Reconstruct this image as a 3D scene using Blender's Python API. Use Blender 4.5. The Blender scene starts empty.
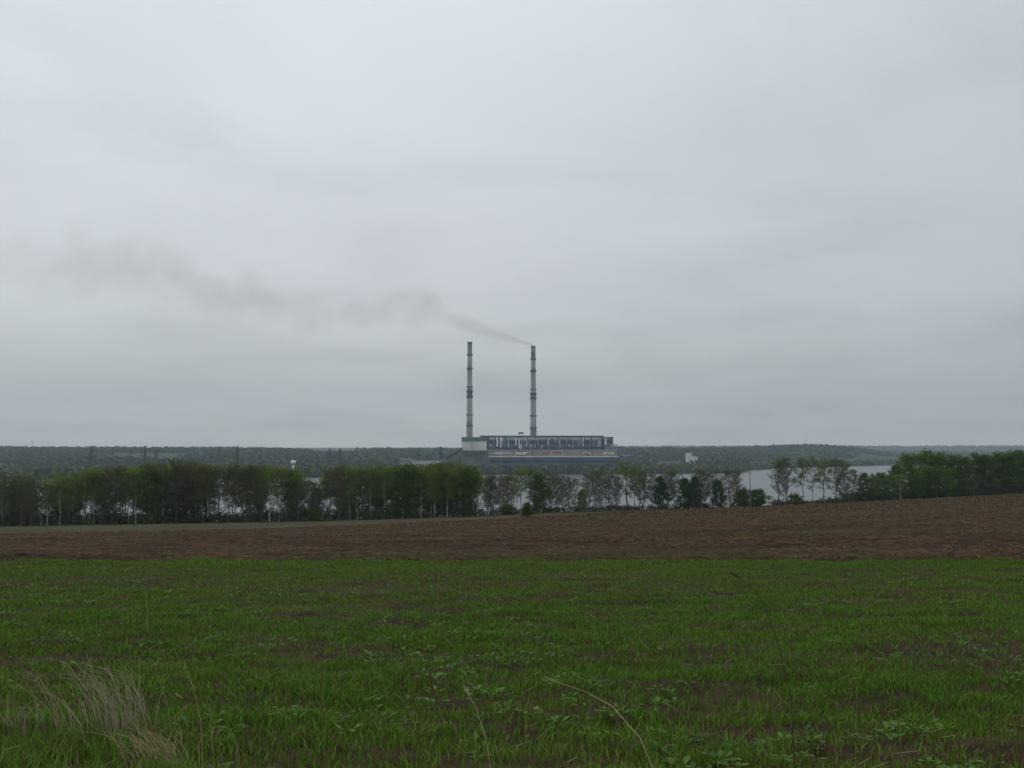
import bpy, bmesh, math, random
import numpy as np
from mathutils import Vector, Matrix

random.seed(7)
RNG = np.random.default_rng(11)
C = bpy.context.scene.collection
F = 1000.0                       # focal length in pixels of a 1024 wide frame
HOR = 450.0                      # picture row of the true horizon
PITCH = math.atan((HOR - 384.0) / F)
LAKE = -45.0

# ------------------------------------------------------------------ helpers
def at(px, row, Y):
    """world point seen at that place of the frame, Y metres ahead (camera is the origin)"""
    u, v = (px - 512.0) / F, (384.0 - row) / F
    c, s = math.cos(PITCH), math.sin(PITCH)
    dy, dz = c - v * s, s + v * c
    k = Y / dy
    return Vector((u * k, Y, dz * k))

def smooth(a, b, x):
    t = np.clip((np.asarray(x, float) - a) / (b - a), 0, 1)
    return t * t * (3 - 2 * t)

def _h(ix, iy, seed):
    n = (ix.astype(np.int64) * 374761393 + iy.astype(np.int64) * 668265263 + seed * 974711) & 0xFFFFFFFF
    n = ((n ^ (n >> 13)) * 1274126177) & 0xFFFFFFFF
    n = (n ^ (n >> 16)) & 0xFFFFFF
    return n / float(0xFFFFFF)

def vnoise(x, y, seed=0):
    x, y = np.asarray(x, float), np.asarray(y, float)
    ix, iy = np.floor(x), np.floor(y)
    fx, fy = x - ix, y - iy
    fx, fy = fx * fx * (3 - 2 * fx), fy * fy * (3 - 2 * fy)
    a, b = _h(ix, iy, seed), _h(ix + 1, iy, seed)
    c, d = _h(ix, iy + 1, seed), _h(ix + 1, iy + 1, seed)
    return (a * (1 - fx) + b * fx) * (1 - fy) + (c * (1 - fx) + d * fx) * fy

def fbm(x, y, seed=0, octv=4):
    s, a, t = 0, 1.0, 0
    for i in range(octv):
        s = s + a * vnoise(x * 2 ** i, y * 2 ** i, seed + i * 17)
        t += a
        a *= .5
    return s / t

def mesh_np(name, V, quads=None, tris=None, mats=(), col=None, smooth_shade=False, mat_idx=None):
    me = bpy.data.meshes.new(name)
    V = np.asarray(V, np.float32)
    parts, starts, n = [], [], 0
    for F_, k in ((quads, 4), (tris, 3)):
        if F_ is not None and len(F_):
            F_ = np.asarray(F_, np.int32)
            parts.append(F_.ravel())
            starts.append(n + np.arange(len(F_), dtype=np.int32) * k)
            n += F_.size
    loops, starts = np.concatenate(parts), np.concatenate(starts)
    me.vertices.add(len(V)); me.vertices.foreach_set('co', V.ravel())
    me.loops.add(len(loops)); me.loops.foreach_set('vertex_index', loops)
    me.polygons.add(len(starts)); me.polygons.foreach_set('loop_start', starts)
    if mat_idx is not None:
        me.polygons.foreach_set('material_index', np.asarray(mat_idx, np.int32))
    me.polygons.foreach_set('use_smooth', np.full(len(starts), smooth_shade))
    for m in mats: me.materials.append(m)
    me.update(calc_edges=True)
    if col is not None:
        ca = me.color_attributes.new('Col', 'FLOAT_COLOR', 'POINT')
        c4 = np.ones((len(V), 4), np.float32); c4[:, :3] = col
        ca.data.foreach_set('color', c4.ravel())
    return me

def link(name, me, parent=None, loc=None):
    o = bpy.data.objects.new(name, me); C.objects.link(o)
    if parent is not None: o.parent = parent
    if loc is not None: o.location = loc
    return o

def tag(o, label=None, cat=None, group=None, kind=None):
    if label: o['label'] = label
    if cat: o['category'] = cat
    if group: o['group'] = group
    if kind: o['kind'] = kind
    return o

def empty(name, loc, label, cat, group=None, rz=0):
    o = bpy.data.objects.new(name, None); C.objects.link(o)
    o.empty_display_size = .5
    o.location = loc; o.rotation_euler = (0, 0, rz)
    return tag(o, label, cat, group)

class MB:
    """collects simple shapes into one mesh"""
    def __init__(self): self.v, self.f = [], []
    def box(self, x0, x1, y0, y1, z0, z1):
        b = len(self.v)
        self.v += [(x0,y0,z0),(x1,y0,z0),(x1,y1,z0),(x0,y1,z0),(x0,y0,z1),(x1,y0,z1),(x1,y1,z1),(x0,y1,z1)]
        self.f += [tuple(b+i for i in q) for q in ((0,3,2,1),(4,5,6,7),(0,1,5,4),(1,2,6,5),(2,3,7,6),(3,0,4,7))]
        return self
    def prism(self, poly, y0, y1):
        """xz outline pushed along y"""
        b, n = len(self.v), len(poly)
        self.v += [(x, y0, z) for x, z in poly] + [(x, y1, z) for x, z in poly]
        self.f += [tuple(b+i for i in range(n)), tuple(b+n+i for i in reversed(range(n)))]
        self.f += [(b+i, b+n+i, b+n+(i+1) % n, b+(i+1) % n) for i in range(n)]
        return self
    def tube(self, p0, p1, r0, r1=None, n=6, cap=True):
        r1 = r0 if r1 is None else r1
        p0, p1 = Vector(p0), Vector(p1)
        d = (p1 - p0)
        if d.length < 1e-6: return self
        d.normalize()
        a = d.orthogonal().normalized(); c = d.cross(a)
        b = len(self.v)
        for p, r in ((p0, r0), (p1, r1)):
            for i in range(n):
                w = 2 * math.pi * i / n
                self.v.append(tuple(p + (a * math.cos(w) + c * math.sin(w)) * r))
        self.f += [(b+i, b+(i+1) % n, b+n+(i+1) % n, b+n+i) for i in range(n)]
        if cap: self.f += [tuple(b+i for i in reversed(range(n))), tuple(b+n+i for i in range(n))]
        return self
    def poly(self, pts, rad, n=5):
        for i in range(len(pts) - 1):
            self.tube(pts[i], pts[i+1], rad[i], rad[i+1], n, cap=(i == len(pts) - 2))
        return self
    def lathe(self, prof, n=20, c=(0, 0)):
        b, m = len(self.v), len(prof)
        for r, z in prof:
            for i in range(n):
                w = 2 * math.pi * i / n
                self.v.append((c[0] + r * math.cos(w), c[1] + r * math.sin(w), z))
        for j in range(m - 1):
            for i in range(n):
                k = (i + 1) % n
                self.f.append((b+j*n+i, b+j*n+k, b+(j+1)*n+k, b+(j+1)*n+i))
        self.f.append(tuple(b+i for i in reversed(range(n))))
        self.f.append(tuple(b+(m-1)*n+i for i in range(n)))
        return self
    def mesh(self, name, m, sm=False):
        me = bpy.data.meshes.new(name)
        me.from_pydata(self.v, [], self.f); me.materials.append(m)
        if sm:
            for p in me.polygons: p.use_smooth = True
        me.update(); return me
    def build(self, name, m, parent=None, loc=None, sm=False):
        return link(name, self.mesh(name, m, sm), parent, loc)

# ------------------------------------------------------------------ materials
def nodes(name):
    m = bpy.data.materials.new(name); m.use_nodes = True
    nt = m.node_tree
    return m, nt, nt.nodes['Principled BSDF'], nt.nodes['Material Output']

def N(nt, t, **kw):
    n = nt.nodes.new(t)
    for k, v in kw.items(): setattr(n, k, v)
    return n

def ramp(nt, fac, stops, interp='LINEAR'):
    r = N(nt, 'ShaderNodeValToRGB'); r.color_ramp.interpolation = interp
    e = r.color_ramp.elements
    while len(e) < len(stops): e.new(.5)
    for i, (p, c) in enumerate(stops):
        e[i].position = p; e[i].color = (*c, 1)
    nt.links.new(fac, r.inputs['Fac']); return r.outputs['Color']

def noise(nt, scale, detail=4, coord='Object', stretch=(1, 1, 1), rough=.55, dist=0):
    tc = N(nt, 'ShaderNodeTexCoord'); mp = N(nt, 'ShaderNodeMapping')
    mp.inputs['Scale'].default_value = stretch
    nt.links.new(tc.outputs[coord], mp.inputs['Vector'])
    n = N(nt, 'ShaderNodeTexNoise')
    n.inputs['Scale'].default_value = scale; n.inputs['Detail'].default_value = detail
    n.inputs['Roughness'].default_value = rough; n.inputs['Distortion'].default_value = dist
    nt.links.new(mp.outputs['Vector'], n.inputs['Vector'])
    return n.outputs['Fac']

def mixc(nt, fac, a, b, mode='MIX'):
    x = N(nt, 'ShaderNodeMix', data_type='RGBA', blend_type=mode)
    for i, v in ((0, fac), (6, a), (7, b)):
        if hasattr(v, 'links'): nt.links.new(v, x.inputs[i])
        else: x.inputs[i].default_value = v if i == 0 else (*v, 1)
    return x.outputs[2]

def surf(name, c, rough=.8, var=.25, scale=.2, stretch=(1, 1, 1), metal=0):
    """plain weathered surface: base colour with uneven soiling"""
    m, nt, p, o = nodes(name)
    f = noise(nt, scale, 5, stretch=stretch)
    lo = tuple(x * (1 - var) for x in c); hi = tuple(min(1, x * (1 + var)) for x in c)
    nt.links.new(ramp(nt, f, [(.3, lo), (.7, hi)]), p.inputs['Base Color'])
    p.inputs['Roughness'].default_value = rough; p.inputs['Metallic'].default_value = metal
    p.inputs['Specular IOR Level'].default_value = .25
    return m

def leafmat(name, a, b, c, scale=.35, trans=.25):
    """leaf colour: mixed between three true leaf colours per twig and per plant"""
    m, nt, p, o = nodes(name)
    oi = N(nt, 'ShaderNodeObjectInfo')
    f = noise(nt, scale, 3)
    k1 = ramp(nt, f, [(.35, a), (.65, b)])
    mul = N(nt, 'ShaderNodeMath', operation='MULTIPLY'); mul.inputs[1].default_value = .75
    nt.links.new(oi.outputs['Random'], mul.inputs[0])
    k = mixc(nt, mul.outputs[0], k1, c)
    nt.links.new(k, p.inputs['Base Color'])
    p.inputs['Roughness'].default_value = .7; p.inputs['Specular IOR Level'].default_value = .15
    t = N(nt, 'ShaderNodeBsdfTranslucent'); nt.links.new(k, t.inputs['Color'])
    ms = N(nt, 'ShaderNodeMixShader'); ms.inputs[0].default_value = trans
    nt.links.new(p.outputs[0], ms.inputs[1]); nt.links.new(t.outputs[0], ms.inputs[2])
    nt.links.new(ms.outputs[0], o.inputs['Surface'])
    return m

def colmat(name, trans=.2, rough=.7):
    m, nt, p, o = nodes(name)
    a = N(nt, 'ShaderNodeVertexColor', layer_name='Col')
    nt.links.new(a.outputs['Color'], p.inputs['Base Color'])
    p.inputs['Roughness'].default_value = rough; p.inputs['Specular IOR Level'].default_value = .15
    if trans:
        t = N(nt, 'ShaderNodeBsdfTranslucent'); nt.links.new(a.outputs['Color'], t.inputs['Color'])
        ms = N(nt, 'ShaderNodeMixShader'); ms.inputs[0].default_value = trans
        nt.links.new(p.outputs[0], ms.inputs[1]); nt.links.new(t.outputs[0], ms.inputs[2])
        nt.links.new(ms.outputs[0], o.inputs['Surface'])
    return m

M = {}
M['bark_pale'] = surf('bark_pale', (.34, .325, .29), .9, .45, 1.2)
M['bark_dark'] = surf('bark_dark', (.12, .105, .095), .9, .35, 1.5)
M['twig'] = surf('twig', (.11, .092, .085), .9, .25, .8)
M['leaf_birch'] = leafmat('leaf_birch', (.095, .18, .02), (.175, .255, .035), (.15, .195, .032), trans=.4)
M['leaf_olive'] = leafmat('leaf_olive', (.1, .11, .034), (.15, .16, .042), (.09, .125, .03), trans=.4)
M['leaf_dark'] = leafmat('leaf_dark', (.022, .048, .014), (.045, .085, .02), (.03, .062, .018))
M['leaf_green'] = leafmat('leaf_green', (.055, .115, .016), (.115, .19, .028), (.08, .14, .022))
M['leaf_shade'] = leafmat('leaf_shade', (.052, .098, .015), (.092, .145, .025), (.075, .11, .02), trans=.35)
M['forest'] = colmat('forest', 0)
M['grass'] = colmat('grass', .25, .6)
M['clod'] = colmat('clod', 0, .95)
M['straw'] = surf('straw', (.33, .26, .155), .8, .3, 6)
M['straw_grey'] = surf('straw_grey', (.29, .24, .165), .8, .3, 6)
M['stem_brown'] = surf('stem_brown', (.06, .042, .025), .85, .3, 8)
M['concrete'] = surf('concrete', (.34, .34, .33), .85, .2, .06)
M['concrete_dark'] = surf('concrete_dark', (.12, .135, .135), .85, .25, .06)
M['panel_pale'] = surf('panel_pale', (.5, .49, .46), .85, .22, .05, (1, 1, .4))
M['panel_blue'] = surf('panel_blue', (.045, .075, .14), .6, .4, .05, (1, 1, .5))
M['panel_blue2'] = surf('panel_blue2', (.085, .105, .15), .6, .35, .06, (1, 1, .6))
M['panel_night'] = surf('panel_night', (.025, .04, .07), .6, .4, .08)
M['panel_green'] = surf('panel_green', (.08, .125, .125), .7, .3, .05)
M['panel_beige'] = surf('panel_beige', (.21, .19, .155), .85, .35, .035, (1, 1, .2))
M['panel_rust'] = surf('panel_rust', (.23, .125, .095), .85, .4, .06)
M['panel_lightblue'] = surf('panel_lightblue', (.27, .31, .34), .6, .35, .06, (1, 1, .3))
M['white'] = surf('white', (.72, .72, .7), .7, .12, .2)
M['roof_grey'] = surf('roof_grey', (.2, .2, .2), .9, .25, .08)
M['roof_rust'] = surf('roof_rust', (.19, .09, .065), .85, .3, .1)
M['glass'] = surf('glass', (.03, .04, .055), .15, .3, .1)
M['steel'] = surf('steel', (.07, .08, .09), .6, .2, .2)
M['pylon_steel'] = surf('pylon_steel', (.03, .035, .042), .6, .2, .2)
M['rust_band'] = surf('rust_band', (.14, .11, .11), .8, .35, .2)
M['wood'] = surf('wood', (.13, .11, .09), .9, .3, 2)

# ground: short meadow, olive and straw mixed
def ground_mat(name, cols, sc, stretch=(1, 1, 1), bump=.4, bscale=3):
    m, nt, p, o = nodes(name)
    f1 = noise(nt, sc, 8, stretch=stretch, rough=.62)
    f2 = noise(nt, sc * 9, 6, stretch=stretch, rough=.7)
    k1 = ramp(nt, f1, [(.32, cols[0]), (.5, cols[1]), (.68, cols[2])])
    k2 = ramp(nt, f2, [(.35, (.6, .6, .6)), (.65, (1.4, 1.4, 1.4))])
    nt.links.new(mixc(nt, 1.0, k1, k2, 'MULTIPLY'), p.inputs['Base Color'])
    p.inputs['Roughness'].default_value = .95; p.inputs['Specular IOR Level'].default_value = .1
    b = N(nt, 'ShaderNodeBump'); b.inputs['Strength'].default_value = bump; b.inputs['Distance'].default_value = .1
    nt.links.new(noise(nt, bscale, 6), b.inputs['Height']); nt.links.new(b.outputs[0], p.inputs['Normal'])
    return m
M['meadow'] = ground_mat('meadow', [(.026, .03, .009), (.04, .039, .013), (.06, .05, .02)], .05)
M['hillside'] = ground_mat('hillside', [(.022, .036, .016), (.028, .043, .019), (.036, .05, .022)], .0035)
M['soil'] = ground_mat('soil', [(.022, .014, .007), (.036, .023, .011), (.032, .038, .01)], .5)

def plough_mat():
    m, nt, p, o = nodes('plough')
    f1 = noise(nt, .3, 8, stretch=(.5, .8, 1), rough=.7)
    f2 = noise(nt, 3.0, 7, stretch=(1, .6, 1), rough=.8)
    f3 = noise(nt, 1.6, 7, stretch=(.7, .7, 1), rough=.8)
    f4 = noise(nt, .03, 4, stretch=(.6, 1.6, 1))
    k = ramp(nt, f1, [(.4, (.03, .016, .0085)), (.5, (.047, .0255, .0135)), (.6, (.064, .037, .0185))])
    k = mixc(nt, 1.0, k, ramp(nt, f2, [(.4, (.35, .35, .35)), (.6, (1.7, 1.65, 1.6))]), 'MULTIPLY')
    k = mixc(nt, ramp(nt, f3, [(.58, (0, 0, 0)), (.66, (.7, .7, .7))]), k, (.1, .075, .034))   # stubble
    k = mixc(nt, ramp(nt, f4, [(.48, (0, 0, 0)), (.64, (.45, .45, .45))]), k, (.05, .056, .02)) # weeds
    nt.links.new(k, p.inputs['Base Color'])
    p.inputs['Roughness'].default_value = .95; p.inputs['Specular IOR Level'].default_value = .1
    b = N(nt, 'ShaderNodeBump'); b.inputs['Strength'].default_value = .8; b.inputs['Distance'].default_value = .12
    nt.links.new(f2, b.inputs['Height']); nt.links.new(b.outputs[0], p.inputs['Normal'])
    return m
M['plough'] = plough_mat()

def water_mat():
    m, nt, p, o = nodes('lake_water')
    p.inputs['Base Color'].default_value = (.035, .045, .05, 1)
    p.inputs['Roughness'].default_value = .28; p.inputs['IOR'].default_value = 1.33; p.inputs['Specular IOR Level'].default_value = .34
    b = N(nt, 'ShaderNodeBump'); b.inputs['Strength'].default_value = .5; b.inputs['Distance'].default_value = .6
    nt.links.new(noise(nt, .12, 5, stretch=(.6, 1.6, 1)), b.inputs['Height']); nt.links.new(b.outputs[0], p.inputs['Normal'])
    return m
M['water'] = water_mat()

# ------------------------------------------------------------------ the lie of the land
def col(px, tab):
    return np.interp(px, [t[0] for t in tab], [t[1] for t in tab])
T_D = [(-400, 275), (0, 290), (330, 312), (530, 332), (700, 347), (850, 372), (1024, 400), (1424, 440)]
T_B = [(-400, 536), (0, 526), (330, 520.5), (480, 516), (530, 513.5), (700, 508), (760, 506), (850, 502), (1024, 493), (1424, 480)]
T_S = [(-400, 1450), (0, 1500), (250, 1560), (450, 1800), (640, 1880), (738, 1950), (752, 2250), (800, 2600), (895, 2900), (1424, 2950)]
T_R = [(-400, 447), (0, 449), (250, 450), (450, 451), (640, 450), (740, 449), (780, 447), (810, 446.5), (850, 449), (885, 455), (920, 459), (1424, 460)]
T_R2 = [(-400, 452), (820, 452), (900, 452.5), (960, 453), (1424, 452)]
NEARB, NEARZ = 32.0, -3.49

def height(X, Y):
    X, Y = np.asarray(X, float), np.asarray(Y, float)
    Yc = np.maximum(Y, 1.0)
    px = np.clip(512 + F * X / Yc, -400, 1424)
    px = np.where(Y < 1, 512, px)
    D = col(px, T_D); zD = -(col(px, T_B) - HOR) / F * D
    near = np.where(Y < 0, -1.6 - .02 * Y, -1.6 - .059 * Y)
    mid = NEARZ + (zD - NEARZ) * (Y - NEARB) / (D - NEARB)
    z = np.where(Y < NEARB, near, mid)
    sl = (zD - NEARZ) / (D - NEARB)
    u = np.clip((Y - D) / 210.0, 0, None)
    drop = zD + sl * 25 * np.minimum(u * 3, 1) + (-50.5 - zD - sl * 25) * smooth(0.02, 1.0, u)
    z = np.where(Y > D, drop, z)
    # far side of the lake
    S = col(px, T_S)
    R = np.where(px > 895, 4300, 4500)
    zr = (HOR - col(px, T_R)) / F * R - 3
    far = np.interp(0, [0, 1], [0, 0]) + np.where(Y < S - 40, -50.5, 0)
    t1 = smooth(0, 1, (Y - (S - 40)) / 80.0)
    zf = -50.5 + 8.5 * t1
    base = S + 450
    zf = np.where(Y > base, -42 + (zr + 42) * smooth(0, 1, (Y - base) / (R - base)), zf)
    zf = np.where(Y > R, zr + (-38 - zr) * smooth(0, 1, (Y - R) / 700.0), zf)
    r2 = (HOR - col(px, T_R2)) / F * 6200 - 4
    zf = np.where(Y > R + 700, -38 + (r2 + 38) * smooth(0, 1, (Y - R - 700) / (6200 - R - 700)), zf)
    zf = np.where(Y > 6200, r2 + (-30 - r2) * smooth(0, 1, (Y - 6200) / 900.0), zf)
    zf = np.where(Y > 7100, -30 + (20 + 30) * smooth(0, 1, (Y - 7100) / 2100.0), zf)
    zf = zf + np.where(Y > base, (fbm(X / 420., Y / 900., 5) - .5) * 9 * smooth(0, 600, Y - base), 0)
    out = np.where(Y > 1000, zf, z)
    return out

def hz(x, y): return float(height(np.array([x]), np.array([y]))[0])

def row_y(px, row):
    """distance ahead at which that row meets the slope in that column"""
    ys = np.linspace(33, 420, 1500)
    zs = height((px - 512) / F * ys, ys)
    r = HOR - F * zs / ys
    i = np.argmax(r < row)
    return float(ys[i]) if (r < row).any() else 420.0

def grid_mesh(name, P, m, mats=None):
    """P: rows x cols x 3"""
    a, b = P.shape[:2]
    i = np.arange(a * b).reshape(a, b)
    q = np.stack([i[:-1, :-1], i[:-1, 1:], i[1:, 1:], i[1:, :-1]], -1).reshape(-1, 4)
    return mesh_np(name, P.reshape(-1, 3), quads=q, mats=[m], smooth_shade=True)

def plough_edge(px):
    T = [(-300, 540), (0, 533.5), (130, 531), (260, 528.5), (400, 523), (500, 518.5), (620, 511.5), (680, 509.2), (720, 506.5), (760, 503.5), (860, 495)]
    return col(px, T)

PXS = np.linspace(-320, 1344, 420)
EDGE = np.array([min(row_y(p, plough_edge(p)), float(col(p, T_D)) - 6) for p in PXS])

# ground sheet: near bank, verge and lake bed
def ground():
    th = np.radians(np.concatenate([np.arange(-180, -46, 4.), np.arange(-46, 46, .4), np.arange(46, 180.1, 4.)]))
    r = np.concatenate([[.05, .5, 1, 2, 3], np.geomspace(4, 30, 40), np.arange(31, 270, 5.), np.arange(270, 420, 3.), np.arange(425, 1201, 20.)])
    TT, RR = np.meshgrid(th, r)
    X, Y = RR * np.sin(TT), RR * np.cos(TT)
    Z = height(X, np.minimum(Y, 995))
    px = np.clip(512 + F * X / np.maximum(Y, 1), -320, 1344)
    e = np.interp(px, PXS, EDGE)
    infield = smooth(0, 3, Y - 1.5) * (1 - smooth(-4, 2, Y - e)) * smooth(30, 60, 512 + F * .9 - np.abs(px - 512) * 1.0)
    infield = np.where((np.abs(512 + F * X / np.maximum(Y, 1) - 512) < 820) & (Y > 2), infield, 0)
    Z = Z - .45 * infield + np.where(Y > 33, (fbm(X * .5, Y * .5, 3) - .5) * .3, 0)
    tag(link('ground', grid_mesh('ground', np.stack([X, Y, Z], -1), M['meadow'])), 'sloping grassy bank under the fields down to the lake', 'ground', kind='structure')
ground()

def hills():
    px = np.linspace(-700, 1724, 620)
    y = np.concatenate([np.arange(1000, 1450, 50.), np.arange(1450, 3100, 16.), np.geomspace(3100, 9600, 150)])
    PX, Y = np.meshgrid(px, y)
    X = (PX - 512) / F * Y
    Z = height(X, np.maximum(Y, 1001))
    tag(link('hills', grid_mesh('hills', np.stack([X, Y, Z], -1), M['hillside'])), 'low wooded hills along the far side of the lake', 'hills', kind='structure')
hills()

# lake: one water sheet
w = MB()
w.v = [(-2600, 380, LAKE), (2600, 380, LAKE), (3400, 3400, LAKE), (-3400, 3400, LAKE)]; w.f = [(0, 1, 2, 3)]
tag(w.build('lake', M['water']), 'broad grey lake between the tree belt and the power station', 'lake', kind='structure')

# ploughed field with real clods and furrows
def plough():
    t = np.geomspace(.0001, 1, 1)  # keeps the seed order simple
    rows = 560
    s = np.linspace(0, 1, rows)
    y0 = 31.0
    Y = y0 * (EDGE[None, :] / y0) ** s[:, None]
    X = (PXS[None, :] - 512) / F * Y
    Z = height(X, Y)
    ph = Y * 2 * np.pi / .9 + 3 * fbm(X * .08, Y * .08, 9)
    lump = (fbm(X * 2.2, Y * 3.2, 21, 3) - .5) * .16 + np.sin(ph) * .035 * (Y < 130) + (fbm(X * .35, Y * .6, 33, 3) - .5) * .14
    edge = np.minimum(smooth(0, .02, s), 1 - smooth(.985, 1, s))[:, None]
    Z = Z + lump * edge - .5 * (1 - edge) + .05
    tag(link('ploughed_field', grid_mesh('ploughed_field', np.stack([X, Y, Z], -1), M['plough'])), 'bare brown ploughed field across the middle of the slope', 'ploughed field', kind='structure')
plough()

def clods():
    rn = np.random.default_rng(5); n = 75000
    Y = 31.5 * (330 / 31.5) ** rn.random(n) ** .85
    P = rn.uniform(-150, 1174, n); X = (P - 512) / F * Y
    e = np.interp(P, PXS, EDGE); k = Y < e - 2; X, Y, P = X[k], Y[k], P[k]; n = len(X)
    sz = np.maximum(.035, Y * .00085) * rn.uniform(.45, 1.5, n)
    Z = height(X, Y) + .05
    base = np.array([(1, 0, 0), (-1, 0, 0), (0, 1, 0), (0, -1, 0), (0, 0, 1), (0, 0, -.6)], float)
    V = base[None] * rn.uniform(.55, 1.3, (n, 6, 1)) * sz[:, None, None] * [1.25, 1.1, .8] + np.stack([X, Y, Z], -1)[:, None]
    t = np.array([(0, 2, 4), (2, 1, 4), (1, 3, 4), (3, 0, 4), (2, 0, 5), (1, 2, 5), (3, 1, 5), (0, 3, 5)])
    T = (np.arange(n) * 6)[:, None, None] + t[None]
    c = np.array([.05, .027, .0145]) * rn.uniform(.5, 1.5, (n, 1))
    w = rn.random(n); w2 = fbm(X * .04, Y * .07, 44, 3)
    c[w < .1] = np.array([.13, .1, .045]) * rn.uniform(.6, 1.2, ((w < .1).sum(), 1))
    gsel = (w > .9) | ((w > .6) & (w2 > .56)); c[gsel] = np.array([.05, .055, .015]) * rn.uniform(.6, 1.3, (gsel.sum(), 1))
    tag(link('soil_clods', mesh_np('soil_clods', V.reshape(-1, 3), None, T.reshape(-1, 3), [M['clod']], np.repeat(c, 6, axis=0))), 'clods, stubble and small weeds covering the ploughed field', 'soil clods', kind='stuff')
clods()

def soil_h(X, Y):
    return height(X, Y) + (fbm(X * 1.2, Y * 1.6, 41, 4) - .5) * .16

def green_field():
    y = np.geomspace(2.2, 34, 420); px = np.linspace(-900, 1924, 620)
    PX, Y = np.meshgrid(px, y)
    X = (PX - 512) / F * (Y + 2)
    Z = soil_h(X, Y) - .6 * smooth(31.5, 34, Y) - .6 * (1 - smooth(2.2, 2.6, Y))
    tag(link('green_field', grid_mesh('green_field', np.stack([X, Y, Z], -1), M['soil'])), 'soil of the sown green field in the foreground', 'field', kind='structure')
green_field()

# ------------------------------------------------------------------ grass and weeds of the green field
def crop_density(X, Y):
    wob = (fbm(X * .18, Y * .3, 51, 3) - .5)
    yy = Y + wob * 3.2
    band = np.ones_like(Y)
    band -= .62 * np.exp(-((yy - 10.9) / .75) ** 2)
    band -= .45 * np.exp(-((yy - 8.3) / .5) ** 2) * smooth(-2, 3, X)
    band -= .45 * np.exp(-((yy - 21.5) / 3.4) ** 2)
    band += .3 * np.exp(-((yy - 14.5) / 2.0) ** 2) + .3 * np.exp(-((yy - 29.5) / 2.0) ** 2)
    patch = smooth(.36, .62, fbm(X * .55, Y * 1.1, 61, 4)) * .68 + .32
    fine = smooth(.36, .62, fbm(X * 2.4, Y * 3.2, 71, 3))
    return np.clip(band * patch * (.25 + .75 * fine), 0, 1.2)

def blades(X, Y, H, W, lean, colr, seg_bend=.5):
    n = len(X)
    Z = soil_h(X, Y) - .01
    a = RNG.uniform(0, 2 * np.pi, n)
    wx, wy = np.cos(a), np.sin(a)
    b = RNG.uniform(0, 2 * np.pi, n)
    lx, ly = np.cos(b) * lean * H, np.sin(b) * lean * H
    V = np.zeros((n, 5, 3), np.float32)
    for k, (sx, fr, wd) in enumerate(((-1, 0, 1), (1, 0, 1), (1, .55, .8), (-1, .55, .8))):
        V[:, k, 0] = X + wx * W * .5 * wd * sx + lx * fr * seg_bend
        V[:, k, 1] = Y + wy * W * .5 * wd * sx + ly * fr * seg_bend
        V[:, k, 2] = Z + H * fr
    V[:, 4, 0] = X + lx; V[:, 4, 1] = Y + ly; V[:, 4, 2] = Z + H * np.sqrt(np.clip(1 - lean * lean * .5, .2, 1))
    i = (np.arange(n) * 5)[:, None]
    q = i + np.array([[0, 1, 2, 3]]); t = i + np.array([[3, 2, 4]])
    return V.reshape(-1, 3), q, t, np.repeat(colr, 5, axis=0)

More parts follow.
